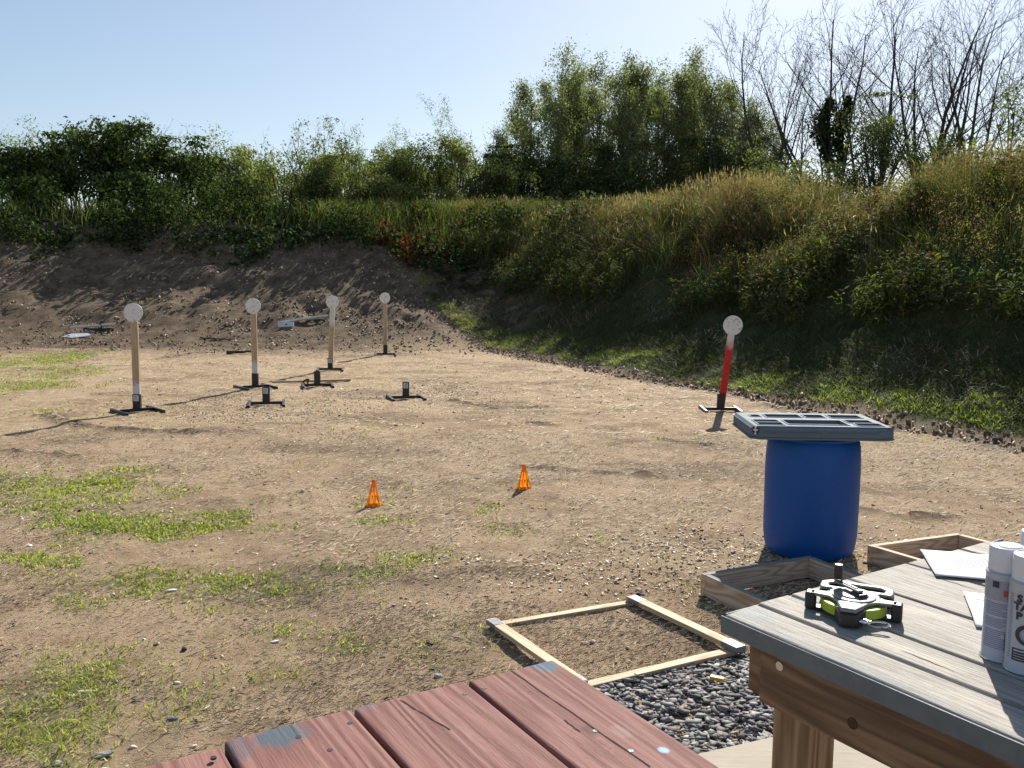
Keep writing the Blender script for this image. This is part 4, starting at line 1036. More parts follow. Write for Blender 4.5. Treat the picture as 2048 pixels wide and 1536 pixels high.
# ------------------------------------------------------------------ barrel and tray
bx = at(1617, 1100); BC = Vector((bx.x, bx.y, tz(bx.x, bx.y)-.005))
k = N('blue_plastic'); v = k.coord(); a = k.noise(v, 3, 5, .6); b = k.noise(k.coord('Object', (3, 3, 22)), 6, 5, .75); d = k.noise(v, 55, 4, .7)
c = k.mix(a, (.002, .062, .28), (.003, .085, .34)); c = k.mix(k.ramp(b, [(.64, 0), (.74, .28)]), c, (.10, .19, .36)); c = k.mix(k.ramp(d, [(.66, 0), (.72, .5)]), c, (.30, .27, .22))
k.pbr(c, k.ramp(a, [(.3, .40), (.7, .58)]), 0, .32, k.bump(a, .3, .01)); M_blue = k.m
prof = [(.245, 0), (.262, .008), (.272, .03), (.280, .07), (.286, .13), (.288, .20), (.2875, .26), (.288, .27), (.288, .275), (.288, .285), (.289, .36), (.289, .44), (.2895, .45), (.2895, .455), (.289, .465), (.289, .54), (.287, .62), (.283, .68), (.277, .715), (.266, .735), (.270, .742), (.272, .752), (.262, .758), (.10, .758)]
root = thing('barrel', 'blue plastic barrel standing on the dirt under a grey tray', 'barrel', BC, .3)
MB().lathe(prof, 80).build('body', M_blue, root, 0, True)
MB().lathe([(.03, .758), (.032, .772), (.02, .774)], 20, (.14, 0, 0)).build('bung', M_black, root)
MB().lathe([(.03, .758), (.032, .772), (.02, .774)], 20, (-.14, 0, 0)).build('bung', M_black, root)
# tray with compartments: heightfield shell with chamfered corners
M_tray = m_simple('grey_blue_plastic', (.125, .160, .19), .66, 0, .08, .12, 8, .2, 90)
M_tray2 = M_tray
tf = atd(1636, 857, 5.33)
yaw = R(-2.5); TZ = .754+BC.z+.004
tray = thing('tray', 'grey plastic organizer tray with compartments lying on top of the blue barrel', 'tray', (BC.x-.035, BC.y-.02, TZ+.01), yaw)
W2, D2, TH = .425, .30, .080; ch = .09
def oct_(w, d, c): return [(-w+c, -d), (w-c, -d), (w, -d+c*.75), (w, d-c*.75), (w-c, d), (-w+c, d), (-w, d-c*.75), (-w, -d+c*.75)]
def rrect(x0, x1, y0, y1, r=.014, n=3):
    out = []
    for (cx, cy, a0) in ((x1-r, y0+r, -90), (x1-r, y1-r, 0), (x0+r, y1-r, 90), (x0+r, y0+r, 180)):
        for i in range(n+1):
            a = R(a0+90*i/n); out.append((cx+r*math.cos(a), cy+r*math.sin(a)))
    return out
# shell outer walls, with a lower skirt stepping out
q = MB(); O = oct_(W2, D2, .055); O2 = oct_(W2+.006, D2+.006, .055)
q.ring(O2, oct_(W2-.02, D2-.02, .05), 0, .012); q.ring(O, oct_(W2-.008, D2-.008, .052), .012, .066)
q.build('skirt', M_tray, tray, .003)
# sloping shoulder and top deck with holes -> bmesh grid cut
wells = [(-.37, -.22, -.245, -.155), (-.37, -.22, -.125, -.045), (.22, .37, -.245, -.155), (.20, .35, -.125, -.02), (-.185, .17, -.225, -.04), (-.345, -.285, .085, .165), (-.25, -.03, .07, .19), (.00, .12, .07, .19), (.155, .35, .07, .19)]
xs_ = sorted(set([-W2+.02, W2-.02]+[a for w_ in wells for a in w_[:2]])); ys_ = sorted(set([-D2+.022, D2-.022]+[a for w_ in wells for a in w_[2:]]))
vs = []; fs = []; ix = {}
def vid(x, y, z):
    k = (round(x, 4), round(y, 4), round(z, 4))
    if k not in ix: ix[k] = len(vs); vs.append((x, y, z))
    return ix[k]
ZT = TH
def inside(x, y): return next((w_ for w_ in wells if w_[0] < x < w_[1] and w_[2] < y < w_[3]), None)
for a, b in zip(xs_[:-1], xs_[1:]):
    for c, d in zip(ys_[:-1], ys_[1:]):
        if inside((a+b)/2, (c+d)/2) is None: fs.append((vid(a, c, ZT), vid(b, c, ZT), vid(b, d, ZT), vid(a, d, ZT)))
for w_ in wells:
    x0, x1, y0, y1 = w_; zz = ZT-.05
    gx_ = [x for x in xs_ if x0 <= x <= x1]; gy_ = [y for y in ys_ if y0 <= y <= y1]; k = .012
    def bot(x, y): return vid(min(max(x, x0+k), x1-k), min(max(y, y0+k), y1-k), zz)
    for a, b in zip(gx_[:-1], gx_[1:]):
        fs.append((vid(a, y0, ZT), bot(a, y0), bot(b, y0), vid(b, y0, ZT))); fs.append((vid(a, y1, ZT), vid(b, y1, ZT), bot(b, y1), bot(a, y1)))
    for c, d in zip(gy_[:-1], gy_[1:]):
        fs.append((vid(x0, c, ZT), vid(x0, d, ZT), bot(x0, d), bot(x0, c))); fs.append((vid(x1, c, ZT), bot(x1, c), bot(x1, d), vid(x1, d, ZT)))
    fs.append(tuple(dict.fromkeys([bot(x0, y0), bot(x1, y0), bot(x1, y1), bot(x0, y1)])))
q = MB(); q.add(vs, fs)
inn = [(xs_[0], ys_[0]), (xs_[-1], ys_[0]), (xs_[-1], ys_[-1]), (xs_[0], ys_[-1])]
n = 8; a8 = oct_(W2-.004, D2-.004, .053); i8 = [inn[0], inn[1], inn[1], inn[2], inn[2], inn[3], inn[3], inn[0]]
vv = [(p[0], p[1], .066) for p in a8]+[(p[0], p[1], ZT) for p in i8]
q.add(vv, [(i, (i+1) % 8, 8+(i+1) % 8, 8+i) for i in range(8)])
q.build('deck', M_tray, tray)
# raised rims round each compartment (their lips catch the light), ribs in the middle well, front relief and notch
for w_ in wells:
    x0, x1, y0, y1 = w_
    MB().ring(rrect(x0-.009, x1+.009, y0-.009, y1+.009), rrect(x0+.002, x1-.002, y0+.002, y1-.002, .010), ZT-.002, ZT+.004).build('compartment_rim', M_tray, tray, .002)
q = MB()
for yy in (-.19, -.135, -.08): q.box((-.01, yy, ZT-.03), (.34, .012, .03))
q.build('divider', M_tray, tray, .003)
q = MB(); zf = .06
pts = [(-.37, .012), (-.34, .0), (-.30, .0)]
for (xa, xb, za, zb2) in ((-.365, -.33, .058, .044), (-.33, -.028, .044, .044), (.028, .31, .044, .044), (.31, .345, .044, .058)):
    L = math.hypot(xb-xa, zb2-za); Mx = Matrix.Rotation(-math.atan2(zb2-za, xb-xa), 3, 'Y'); q.box(((xa+xb)/2, -D2-.002, (za+zb2)/2), (L, .010, .006), Mx)
q.ring([(math.cos(t)*.02, math.sin(t)*.026) for t in np.arange(12)*.5236], [(math.cos(t)*.012, math.sin(t)*.018) for t in np.arange(12)*.5236], -.003, .003, Matrix.Translation((0, -D2, .046)).to_3x3() @ Matrix.Rotation(R(90), 3, 'X'))
vfix = len(q.v)-48
for i in range(vfix, len(q.v)): a = q.v[i]; q.v[i] = (a[0], a[1]-D2, a[2]+.036)
q.build('moulded_edge', M_tray, tray, .0015)
# emblem on the chamfered left corner
em = MB(); cx_ = Vector((-W2+.0275, -D2+.0206, .052)); nrm = Vector((-.6, -.8, 0)).normalized(); Mz = Matrix.Rotation(math.atan2(nrm.y, nrm.x)+math.pi/2, 3, 'Z')
em.cyl(cx_+nrm*.001, cx_+nrm*.004, .022, n=24); e1 = em.build('emblem', M_black, tray)
em = MB()
for s_, a in (((.008, .003, .030), 0), ((.030, .003, .008), 0)): em.box(cx_+nrm*.0055+Vector((0, 0, .004)), s_, Mz)
em.cyl(cx_+nrm*.004+Vector((0, 0, .020)), cx_+nrm*.008+Vector((0, 0, .020)), .007, n=12); em.cyl(cx_+nrm*.004+Vector((0, 0, -.018)), cx_+nrm*.008+Vector((0, 0, -.018)), .006, n=12)
em.build('emblem_mark', M_paintwht, e1)

# ------------------------------------------------------------------ timber frames on the ground
FR = [(.42, .30, .17), (.62, .48, .28), (.72, .58, .36)]
FR = [(.34, .24, .14), (.54, .41, .26), (.66, .52, .35)]
M_frame = m_wood('frame_wood', FR, 16, .7, 9, rough=.7, dark=(.20, .13, .07))
M_frame2 = m_wood('weathered_frame', [(.36, .24, .15), (.56, .41, .28), (.68, .52, .38)], 18, .7, 8, dark=(.05, .04, .03))
M_frametop = m_wood('painted_top', [(.09, .11, .13), (.17, .185, .19), (.33, .30, .25)], 18, .7, 8, dark=(.03, .03, .03))
M_tape = m_simple('grey_tape', (.17, .165, .17), .5, 0, .5, .3, 30, .4, 40)
def board_between(a, b, w, h, name, mat, root, z0=0, side=0, c=None, bev=.002):
    """board along a->b; w plan width (inward offset by side), h height"""
    d = (b-a); L = d.length; u = d.normalized(); n = Vector((-u.y, u.x, 0)); mid_ = (a+b)/2+n*side*w/2
    o = MB().box((0, 0, h/2), (L, w, h)).build(name, mat, root, bev)
    o.location = (mid_.x-root.location.x, mid_.y-root.location.y, z0-root.location.z); o.rotation_euler = (0, 0, math.atan2(u.y, u.x)); return o
fl = [at(985, 1258), at(1265, 1211), at(1466, 1308), at(1160, 1382)]
gz = tz(fl[0].x, fl[0].y)
root = thing('flat_wooden_frame', 'flat square frame of thin pale battens with taped corners on the dirt', 'wooden frame', (fl[0].x, fl[0].y, 0))
zf = max(tz(p.x, p.y) for p in fl)+.004
def tape(a, u, name_root, z, L=.07, w=.062, h=.024):
    o = MB().box((0, 0, 0), (L, w, h)).build('tape', M_tape, root, .003); o.location = (a.x-root.location.x, a.y-root.location.y, z); o.rotation_euler = (0, 0, math.atan2(u.y, u.x)); return o
u03 = (fl[3]-fl[0]).normalized(); u12 = (fl[2]-fl[1]).normalized()
board_between(fl[0], fl[1], .045, .02, 'batten', M_frame, root, zf-.008); board_between(fl[3], fl[2], .05, .02, 'batten', M_frame, root, zf-.008)
board_between(fl[0]-u03*.02, fl[3]+u03*.02, .055, .022, 'batten', M_frame, root, zf+.013); board_between(fl[1]-u12*.02, fl[2]+u12*.03, .058, .024, 'batten', M_frame, root, zf+.013)
tape(fl[0]+u03*.03, u03, root, zf+.025, .08, .059); tape(fl[1]+u12*.04, u12, root, zf+.0265, .09, .062); tape(fl[2]-u12*.0, u12, root, zf+.0265, .10, .064, .028); tape(fl[3]-u03*.02, u03, root, zf+.025, .07, .059)
def box_frame(c4, h, t, name, label, mat, mtop, z0, batten=True):
    root = thing(name, label, 'wooden frame', (c4[0].x, c4[0].y, 0))
    for i in range(4):
        a, b = c4[i], c4[(i+1) % 4]; u = (b-a).normalized(); ext = t if i % 2 == 0 else -0.0
        ins = 0 if i % 2 == 0 else t
        board_between(a+u*ins, b-u*ins, t, h, 'board', mat, root, z0, side=-1)
        if mtop is not None:
            board_between(a+u*(ins+.001), b-u*(ins+.001), t-.004, .003, 'painted_edge', mtop, root, z0+h, side=-1.06, bev=0)
    return root
# ground corners from the lower outline; left frame
hb = .115
def at_h(px, py, h): 
    p = at(px, py, h); return Vector((p.x, p.y, 0))
A = [at_h(1402, 1148, hb), at_h(1618, 1112, hb), at_h(1795, 1180, hb), at_h(1600, 1234, hb)]
A[2] = A[1]+(A[3]-A[0])
box_frame(A, hb, .035, 'deep_wooden_frame', 'deep square wooden frame with dark painted top edge before the barrel', M_frame2, M_frametop, .0)
B = [at_h(1735, 1090, hb), at_h(1914, 1066, hb), at_h(2080, 1110, hb), at_h(1905, 1140, hb)]
B[2] = B[1]+(B[3]-B[0])
box_frame(B, hb, .035, 'deep_wooden_frame', 'deep square wooden frame of clean tan boards behind the papers', M_frame2, None, .0)

# ------------------------------------------------------------------ concrete slab
q = MB(); s0 = SL0-sd_*2.6; s1 = SL0+sd_*4.5; q.add([(s0.x, s0.y, -.1), (s1.x, s1.y, -.1), (s1.x-sn_.x*4, s1.y-sn_.y*4, -.1), (s0.x-sn_.x*4, s0.y-sn_.y*4, -.1), (s0.x, s0.y, .035), (s1.x, s1.y, .035), (s1.x-sn_.x*4, s1.y-sn_.y*4, .035), (s0.x-sn_.x*4, s0.y-sn_.y*4, .035)],
     [(3, 2, 1, 0), (4, 5, 6, 7), (0, 1, 5, 4), (1, 2, 6, 5), (2, 3, 7, 6), (3, 0, 4, 7)])
k = N('brushed_concrete'); v = k.coord('Object'); m = k.n('ShaderNodeMapping'); k.l(v, m.inputs[0]); m.inputs['Rotation'].default_value = (0, 0, -math.atan2(sd_.y, sd_.x)); m.inputs['Scale'].default_value = (7, 70, 1)
a = k.noise(m.outputs[0], 1, 4, .7); b = k.noise(v, 3, 5)
k.pbr(k.mix(k.ramp(b, [(.3, 0), (.7, 1)]), k.ramp(a, [(.3, (.33, .285, .22)), (.7, (.40, .35, .275))]), k.ramp(a, [(.3, (.40, .35, .28)), (.7, (.47, .415, .335))])), .85, 0, .2, k.bump(a, .6, .003))
o = q.build('pavement', k.m, None, .008); o['kind'] = 'structure'

# ------------------------------------------------------------------ tables
TZH = 1.02
def table_frame(p0, p1):
    u = (p1-p0).normalized(); return u, Vector((-u.y, u.x, 0))
def plank(q, x0, x1, y0, y1, t, pid, z=0, rc=0):
    q.cur = pid
    n = max(2, int((x1-x0)/.25)); vs = []; fs = []
    # long strip with slightly wavy edges so that gaps are not ruler straight
    for i in range(n+1):
        x = x0+(x1-x0)*i/n; xa = x+(rc if i == 0 else 0); wa = .0016*math.sin(i*1.7+pid); wb = .0016*math.sin(i*1.3+pid*2+1)
        for (xx, y, zz) in ((xa, y0+wa, z-t), (x, y1+wb, z-t), (x, y1+wb, z), (xa, y0+wa, z)): vs.append((xx, y, zz))
    for i in range(n):
        for k in range(4): a = i*4+k; b = i*4+(k+1) % 4; fs.append((a, a+4, b+4, b))
    fs.append((0, 1, 2, 3)); fs.append((n*4+3, n*4+2, n*4+1, n*4)); q.add(vs, fs)
# grey table: origin at its far left corner; x runs along the planks, y across to the right
G0 = at(1441, 1226, TZH); G1p = at(2045, 1482, TZH); gu = (G1p-G0).normalized(); gn = Vector((-gu.y, gu.x, 0))
gfar = at(1975, 1082, TZH); wid = (gfar-G0).dot(gn)
gt = thing('grey_table', 'weathered grey plank table at lower right with brown timber legs', 'table', (G0.x, G0.y, 0), math.atan2(gu.y, gu.x))
def loc_g(px, py): 
    p = at(px, py, TZH)-G0; return p.dot(gu), p.dot(gn)
cuts = [0]+[loc_g(a, b)[1] for a, b in ((1511, 1205), (1583, 1189), (1701, 1158), (1824, 1128), (1932, 1100))]
cuts.append(max(wid, cuts[-1]+.13))
M_greyw = m_wood('grey_weathered_wood', [(.15, .13, .11), (.33, .30, .26), (.50, .46, .41)], 20, .5, 10, (11, 260), .0030, .7, spots=[((.02, .05), .09, .05, (.27, .30, .31), .55), ((.30, .015), .25, .018, (.20, .23, .24), .5), ((.75, .012), .2, .014, (.20, .23, .24), .45), ((.05, .22), .05, .04, (.30, .32, .33), .4)], spec=.2, rw=.2, dark=(.10, .09, .08), wear=(.50, .44, .36))
M_greyedge = m_simple('grey_paint', (.13, .15, .155), .6, 0, .3, .35, 25, .6, 80)
M_brown = m_wood('brown_treated_wood', [(.10, .060, .036), (.18, .112, .066), (.28, .185, .115)], 9, 1.0, 11, (3, 110), .002, .65, wear=(.16, .085, .045))
LEN = 2.3
q = MB()
for i, (a, b) in enumerate(zip(cuts[:-1], cuts[1:])):
    plank(q, -.004 if i else 0, LEN, a+(.0042 if i else 0), b-.0042, .038, i+1+.37, 0, .010 if i == 0 else 0)
top = q.build('tabletop', M_greyw, gt, .006, seg=2, loc=(0, 0, TZH))
q2 = MB()
for pa, pb in (((1725, 1164), (1950, 1243)), ((1560, 1225), (1700, 1283)), ((1800, 1300), (1905, 1345)), ((1850, 1148), (1960, 1185))):
    a = loc_g(*pa); b = loc_g(*pb); vs = []; n = 16
    for i in range(n+1):
        t = i/n; x = a[0]+(b[0]-a[0])*t; y = a[1]+(b[1]-a[1])*t*.35+.0012*math.sin(i*1.3+pa[0]); w_ = .0010*math.sin(math.pi*t)+.0002; vs += [(x, y-w_, .0006), (x, y+w_, .0006)]
    q2.add(vs, [(2*i, 2*i+2, 2*i+3, 2*i+1) for i in range(n)])
q2.build('cracks', m_simple('grey_crack', (.05, .045, .04), .9), top)
# painted edge strip on the near long side
q = MB(); plank(q, .004, LEN-.002, -.0035, -.0005, .036, 1); q.build('painted_edge', M_greyedge, top, loc=(0, 0, -.0035))
q = MB(); q.box((-.003, wid/2+.05, -.021), (.003, wid+.06, .030)); 
q.build('painted_end', M_greyedge, top)
# apron along the near side, end board, legs
def solve_px(target, y, z):
    best = min((abs(pxof(G0+gu*(i*.002)+gn*y, z)-target), i*.002) for i in range(0, 400)); return best[1]
def pxof(P_, z):
    v = RC.transposed() @ (Vector((P_.x, P_.y, z))-Vector((0, 0, CAMH))); return 1024+F*v.x/-v.z
EB = solve_px(1519, .027, .93); LGX = solve_px(1544, .064, .8)+.044; print('EB', EB, LGX)
q = MB(); q.cur = 9; q.box(((LEN-.04+EB)/2, .045, TZH-.039-.062), (LEN-.04-EB, .036, .124)); q.build('apron', M_brown, gt, .003)
q = MB(); q.cur = 4; q.box((EB-.0185, wid/2+.02, TZH-.039-.058), (.036, wid-.03, .116)); q.build('apron', M_brown, gt, .003)
q = MB(); q.cur = 6; q.box((LEN-.09, wid/2+.02, TZH-.039-.058), (.036, wid-.06, .116)); q.build('apron', M_brown, gt, .003)
q = MB(); q.cur = 9; q.box((LEN/2, wid-.03, TZH-.039-.058), (LEN-.25, .036, .116)); q.build('apron', M_brown, gt, .003)
M_legw = m_wood('leg_wood', [(.14, .088, .048), (.26, .172, .10), (.38, .27, .165)], 7, 1, 12, (3, 110), .002, .6)
for j, (x, y) in enumerate(((LGX, .108), (LEN-.2, .108), (LGX, wid-.09), (LEN-.2, wid-.09))):
    q = MB(); q.cur = 11+j; q.box((0, 0, 0), (TZH-.039-.036, .088, .088)); o = q.build('leg', M_legw, gt, .006)
    o.rotation_euler = (0, math.pi/2, 0); o.location = (x, y, .036+(TZH-.039-.036)/2-.0005)
MB().cyl((EB+.05, .028, TZH-.07), (EB+.05, .0255, TZH-.07), .009, n=14).build('nail_head', m_simple('pale_metal', (.6, .58, .52), .4, .5), gt)
MB().cyl((EB+.22, .0275, TZH-.115), (EB+.22, .0262, TZH-.115), .011, n=14).build('knot', m_simple('knot', (.05, .025, .012), .7), gt)

# red table at the bottom
R0_ = at(1105, 1318, TZH); R1_ = at(1440, 1534, TZH); ru = (R1_-R0_).normalized(); rn = Vector((ru.y, -ru.x, 0))   # rn to the left
rt = thing('red_table', 'worn red painted plank table at the bottom of the photo', 'table', (R0_.x, R0_.y, 0), math.atan2(ru.y, ru.x))
def loc_r(px, py): 
    p = at(px, py, TZH)-R0_; return p.dot(ru), p.dot(rn)
c1 = loc_r(926, 1358); c2 = loc_r(702, 1414); c3 = loc_r(445, 1480)
sm = [((.012, -.03), .035, .05, (.06, .10, .15), .85)]
def spot(px, py, rx, ry, c, a): p = loc_r(px, py); return ((p[0], -p[1]), rx, ry, c, a)
M_redw = m_wood('red_worn_paint', [(.15, .068, .057), (.245, .118, .098), (.32, .170, .145)], 15, .45, 7.5, (9, 130), .0028, .72, spec=.12, rw=.33, wear=(.42, .27, .24), wearth=(.60, .75), dark=(.10, .05, .04),
    spots=[spot(1088, 1330, .035, .028, (.09, .15, .20), .85), spot(560, 1468, .045, .045, (.07, .11, .14), .85), spot(475, 1492, .06, .02, (.10, .10, .12), .6), spot(728, 1412, .02, .03, (.16, .14, .19), .5),
           spot(1327, 1500, .012, .010, (.35, .55, .75), .9), spot(1240, 1462, .03, .014, (.36, .27, .26), .35), spot(1180, 1460, .02, .012, (.06, .03, .03), .5)])
q = MB(); RL = 1.9
edges = [(0, c1[1]), (c1[1], c2[1]), (c2[1], c3[1]), (c3[1], c3[1]+.2), (c3[1]+.2, c3[1]+.4)]
ends = [0.0, c1[0]+.004, c2[0]+.003, c3[0]+.006, c3[0]+.01]
for i, ((a, b), e) in enumerate(zip(edges, ends)):
    g = .0045; plank(q, e, RL, -(b-g*(.6 if i else .7)), -(a+(g*.6 if i else 0)), .038, i+2.63, -.006 if i == 3 else 0)
# local y is to the left of x; table extends to -y
top = q.build('tabletop', M_redw, rt, .006, seg=3, loc=(0, 0, TZH))
q = MB()
for (px, py) in ((930, 1388), (597, 1474), (700, 1446), (427, 1515), (1190, 1462), (1262, 1502), (968, 1376), (660, 1500)):
    p = loc_r(px, py); q.cyl((p[0], -p[1], .0006), (p[0], -p[1], -.002), .0045, n=8)
q.build('screw_holes', M_black, top)
# long checks (cracks) in the boards
q = MB()
for pa, pb in (((1017, 1338), (1300, 1534)), ((1128, 1440), (1160, 1464)), ((800, 1400), (900, 1460))):
    a = loc_r(*pa); b = loc_r(*pb); n = 14; pl_ = []
    for i in range(n+1):
        t = i/n; pl_.append(((a[0]+(b[0]-a[0])*t), -(a[1]+(b[1]-a[1])*t)+.0007*math.sin(i*1.1)))
    vs = []
    for i, (x, y) in enumerate(pl_):
        w_ = .0011*(.5+abs(math.sin(i*1.9))*.8); vs += [(x, y-w_, .0008), (x, y+w_, .0008)]
    q.add(vs, [(2*i, 2*i+2, 2*i+3, 2*i+1) for i in range(n)])
q.build('cracks', m_simple('crack', (.045, .02, .018), .9), top)
for (x, y) in ((.2, -.12), (RL-.2, -.12), (.25, -.9), (RL-.2, -.9)):
    q = MB(); q.box((0, 0, 0), (TZH-.04, .088, .088)); o = q.build('leg', M_legw, rt, .005); o.rotation_euler = (0, math.pi/2, 0); o.location = (x, y, (TZH-.04)/2)
for y in (-.06, -.95): MB().box((RL/2+.05, y, TZH-.039-.06), (RL-.3, .036, .12)).build('apron', M_brown, rt, .003)

# ------------------------------------------------------------------ things on the grey table
# papers
M_paper = m_simple('paper', (.66, .66, .67), .7, 0, .2, .03)
M_print = m_simple('grey_print', (.16, .17, .22), .7)
def paper(pa, pb, label, seed, lines):
    a = at(pa[0], pa[1], TZH); b = at(pb[0], pb[1], TZH); u = (b-a).normalized(); n = Vector((-u.y, u.x, 0))
    if n.x < 0: n = -n
    root = thing('paper_sheet', label, 'paper', (a.x, a.y, TZH+.0015), 0, 'paper sheets on the grey table')
    h = lambda s, t: .0015+.004*math.sin(s*2.6+seed)**2*(.3+t*(1-t)*2)+(.012*(s-.85)/.15*t if s > .85 else 0)+.002*math.sin(t*4+seed)**2
    vs = []; nn = 12
    P = lambda s, t, dz=0: (u*(.2159*t)+n*(.279*s)+Vector((0, 0, h(s, t)+dz)))
    for i in range(nn+1):
        for j in range(nn+1): vs.append(P(i/nn, j/nn))
    fs = [(i*(nn+1)+j, (i+1)*(nn+1)+j, (i+1)*(nn+1)+j+1, i*(nn+1)+j+1) for i in range(nn) for j in range(nn)]
    o = MB().add(vs, fs).build('sheet', M_paper, root, 0, True); sdm = o.modifiers.new('t', 'SOLIDIFY'); sdm.thickness = .0003
    q = MB()
    for (s0, s1, t0, t1) in lines:
        m_ = 6; w_ = .009
        vv = []
        for i in range(m_+1):
            k = i/m_; s_, t_ = s0+(s1-s0)*k, t0+(t1-t0)*k; vv += [P(s_, t_-w_ if s0 != s1 else t_, .0007), P(s_+(0 if s0 != s1 else w_), t_+(w_ if s0 != s1 else 0), .0007)]
        q.add(vv, [(2*i, 2*i+2, 2*i+3, 2*i+1) for i in range(m_)])
    q.build('print', M_print, o)
paper((1840, 1103), (1871, 1155), 'white printed sheet lying flat behind the two front spray cans', 1, [(.22+.035*i, .22+.035*i, .18+.05*(i % 2), .62-.06*(i % 3)) for i in range(9)]+[(.1, .9, .08, .08), (.1, .16, .1, .85)])
paper((1926, 1188), (1951, 1255), 'white sheet half hidden behind the left spray can', 2, [(.06, .5, .2, .2), (.06, .5, .92, .92)])

# spray cans
M_canw = m_simple('can_white', (.42, .43, .48), .32, 0, .5, .04)
M_cap = m_simple('cap_white', (.70, .70, .71), .35, 0, .5, .03)
M_canband = m_simple('can_grey_band', (.30, .31, .35), .35, 0, .5, .1)
M_chrome = m_simple('bright_metal', (.7, .7, .72), .22, 1, .5, .1)
M_redp = m_simple('red_print', (.45, .06, .04), .5); M_org = m_simple('orange_print', (.7, .3, .06), .5); M_dkp = m_simple('dark_print', (.035, .035, .05), .45)
def curved(q, r, th0, th1, z0, z1, n=8):
    vs = []
    for i in range(n+1):
        t = th0+(th1-th0)*i/n; vs += [(r*math.cos(t), r*math.sin(t), z0), (r*math.cos(t), r*math.sin(t), z1)]
    q.add(vs, [(2*i, 2*i+2, 2*i+3, 2*i+1) for i in range(n)])
def text_on(root, txt, r, thc, z, size, mat, name='lettering', bold=.0012, align='LEFT'):
    cu = bpy.data.curves.new('t', 'FONT'); cu.body = txt; cu.size = size; cu.align_x = align; cu.align_y = 'CENTER'; cu.offset = bold; cu.resolution_u = 3
    ob = bpy.data.objects.new('t', cu); C.objects.link(ob); dg = bpy.context.evaluated_depsgraph_get(); me = bpy.data.meshes.new_from_object(ob.evaluated_get(dg))
    bm = bmesh.new(); bm.from_mesh(me)
    for k in range(2): bmesh.ops.subdivide_edges(bm, edges=[e for e in bm.edges if e.calc_length() > size*.15], cuts=2, use_grid_fill=False)
    bmesh.ops.triangulate(bm, faces=bm.faces)
    for v_ in bm.verts:
        t = thc+v_.co.x/r; v_.co = Vector((r*math.cos(t), r*math.sin(t), z+v_.co.y))
    bm.to_mesh(me); bm.free(); bpy.data.objects.remove(ob); bpy.data.curves.remove(cu)
    me.materials.clear(); me.materials.append(mat); o = bpy.data.objects.new(name, me); return link(o, root)
CR = .0332
def can(px, py, label, face):
    """px,py: centre of the foot; face: angle (rad, world) the label front looks to"""
    p = at(px, py, TZH); root = thing('spray_can', label, 'spray can', (p.x, p.y, TZH), 0, 'white spray paint cans on the grey table'); root.scale = (1, 1, .855)
    MB().lathe([(CR-.004, .0), (CR-.001, .001), (CR+.0005, .003), (CR+.0005, .006), (CR-.001, .008), (CR-.001, .185), (CR, .187), (CR, .191), (CR-.002, .193), (CR-.006, .197), (.01, .2)], 64).build('body', M_canw, root, 0, True)
    MB().lathe([(CR-.0045, .1945), (CR-.0035, .1955), (CR-.0035, .243), (CR-.0048, .2465), (CR-.008, .248), (CR-.010, .2462), (.002, .2462)], 64).build('cap', M_cap, root, 0, True)
    MB().lathe([(CR-.0135, .2464), (CR-.0135, .2492), (CR-.015, .250), (.002, .250)], 40, (.004, -.002, 0)).build('cap_button', M_cap, root, 0, True)
    MB().lathe([(CR-.0005, .0005), (CR+.0012, .002), (CR+.0012, .004), (CR-.0005, .0055)], 64).build('rim', M_chrome, root, 0, True)
    return root
RP = CR+.0002
c1c = can(2000, 1315, 'white spray can at left of the three, its back label with a barcode toward us', 0)
toc = math.atan2(-c1c.location.y, -c1c.location.x)
q = MB(); curved(q, RP-.001, toc-1.45, toc+1.45, .135, .178, 30); q.build('label_band', M_canband, c1c)
q = MB(); rg = np.random.default_rng(5)
for i in range(24):
    z = .128-i*.0042
    if i in (7, 13): continue
    a0 = toc-1.05+rg.uniform(0, .1); curved(q, RP, a0, a0+rg.uniform(.9, 1.7), z, z+.0015, 10)
for i in range(6): curved(q, RP, toc+.1, toc+.75, .172-i*.006, .1735-i*.006, 6)
q.build('small_print', m_simple('blue_grey_print', (.22, .24, .36), .5), c1c)
q = MB(); curved(q, RP+.0002, toc-.62, toc-.28, .163, .176, 5); q.build('dark_square', M_dkp, c1c)
q = MB(); curved(q, RP+.0003, toc-.03, toc+.34, .147, .159, 6); q.build('red_mark', M_redp, c1c)
q = MB(); curved(q, RP+.0003, toc+.40, toc+.85, .147, .168, 6); q.build('orange_mark', M_org, c1c)
q = MB()
for i in range(13): z = .028+i*.0030; curved(q, RP+.0003, toc+.12, toc+.62, z, z+(.0018 if i % 3 else .0010), 5)
q.build('barcode', M_dkp, c1c)
c2c = can(2048, 1340, 'white spray can in front with large dark lettering and a target ring', 0)
toc2 = math.atan2(-c2c.location.y, -c2c.location.x); fr = toc2+.28
for i, (t_, z, off) in enumerate((('S', .160, -.86), ('TA', .143, -1.02), ('P', .124, -.86))):
    text_on(c2c, t_, RP+.0002, fr+off, z, .021, M_dkp, bold=.0010)
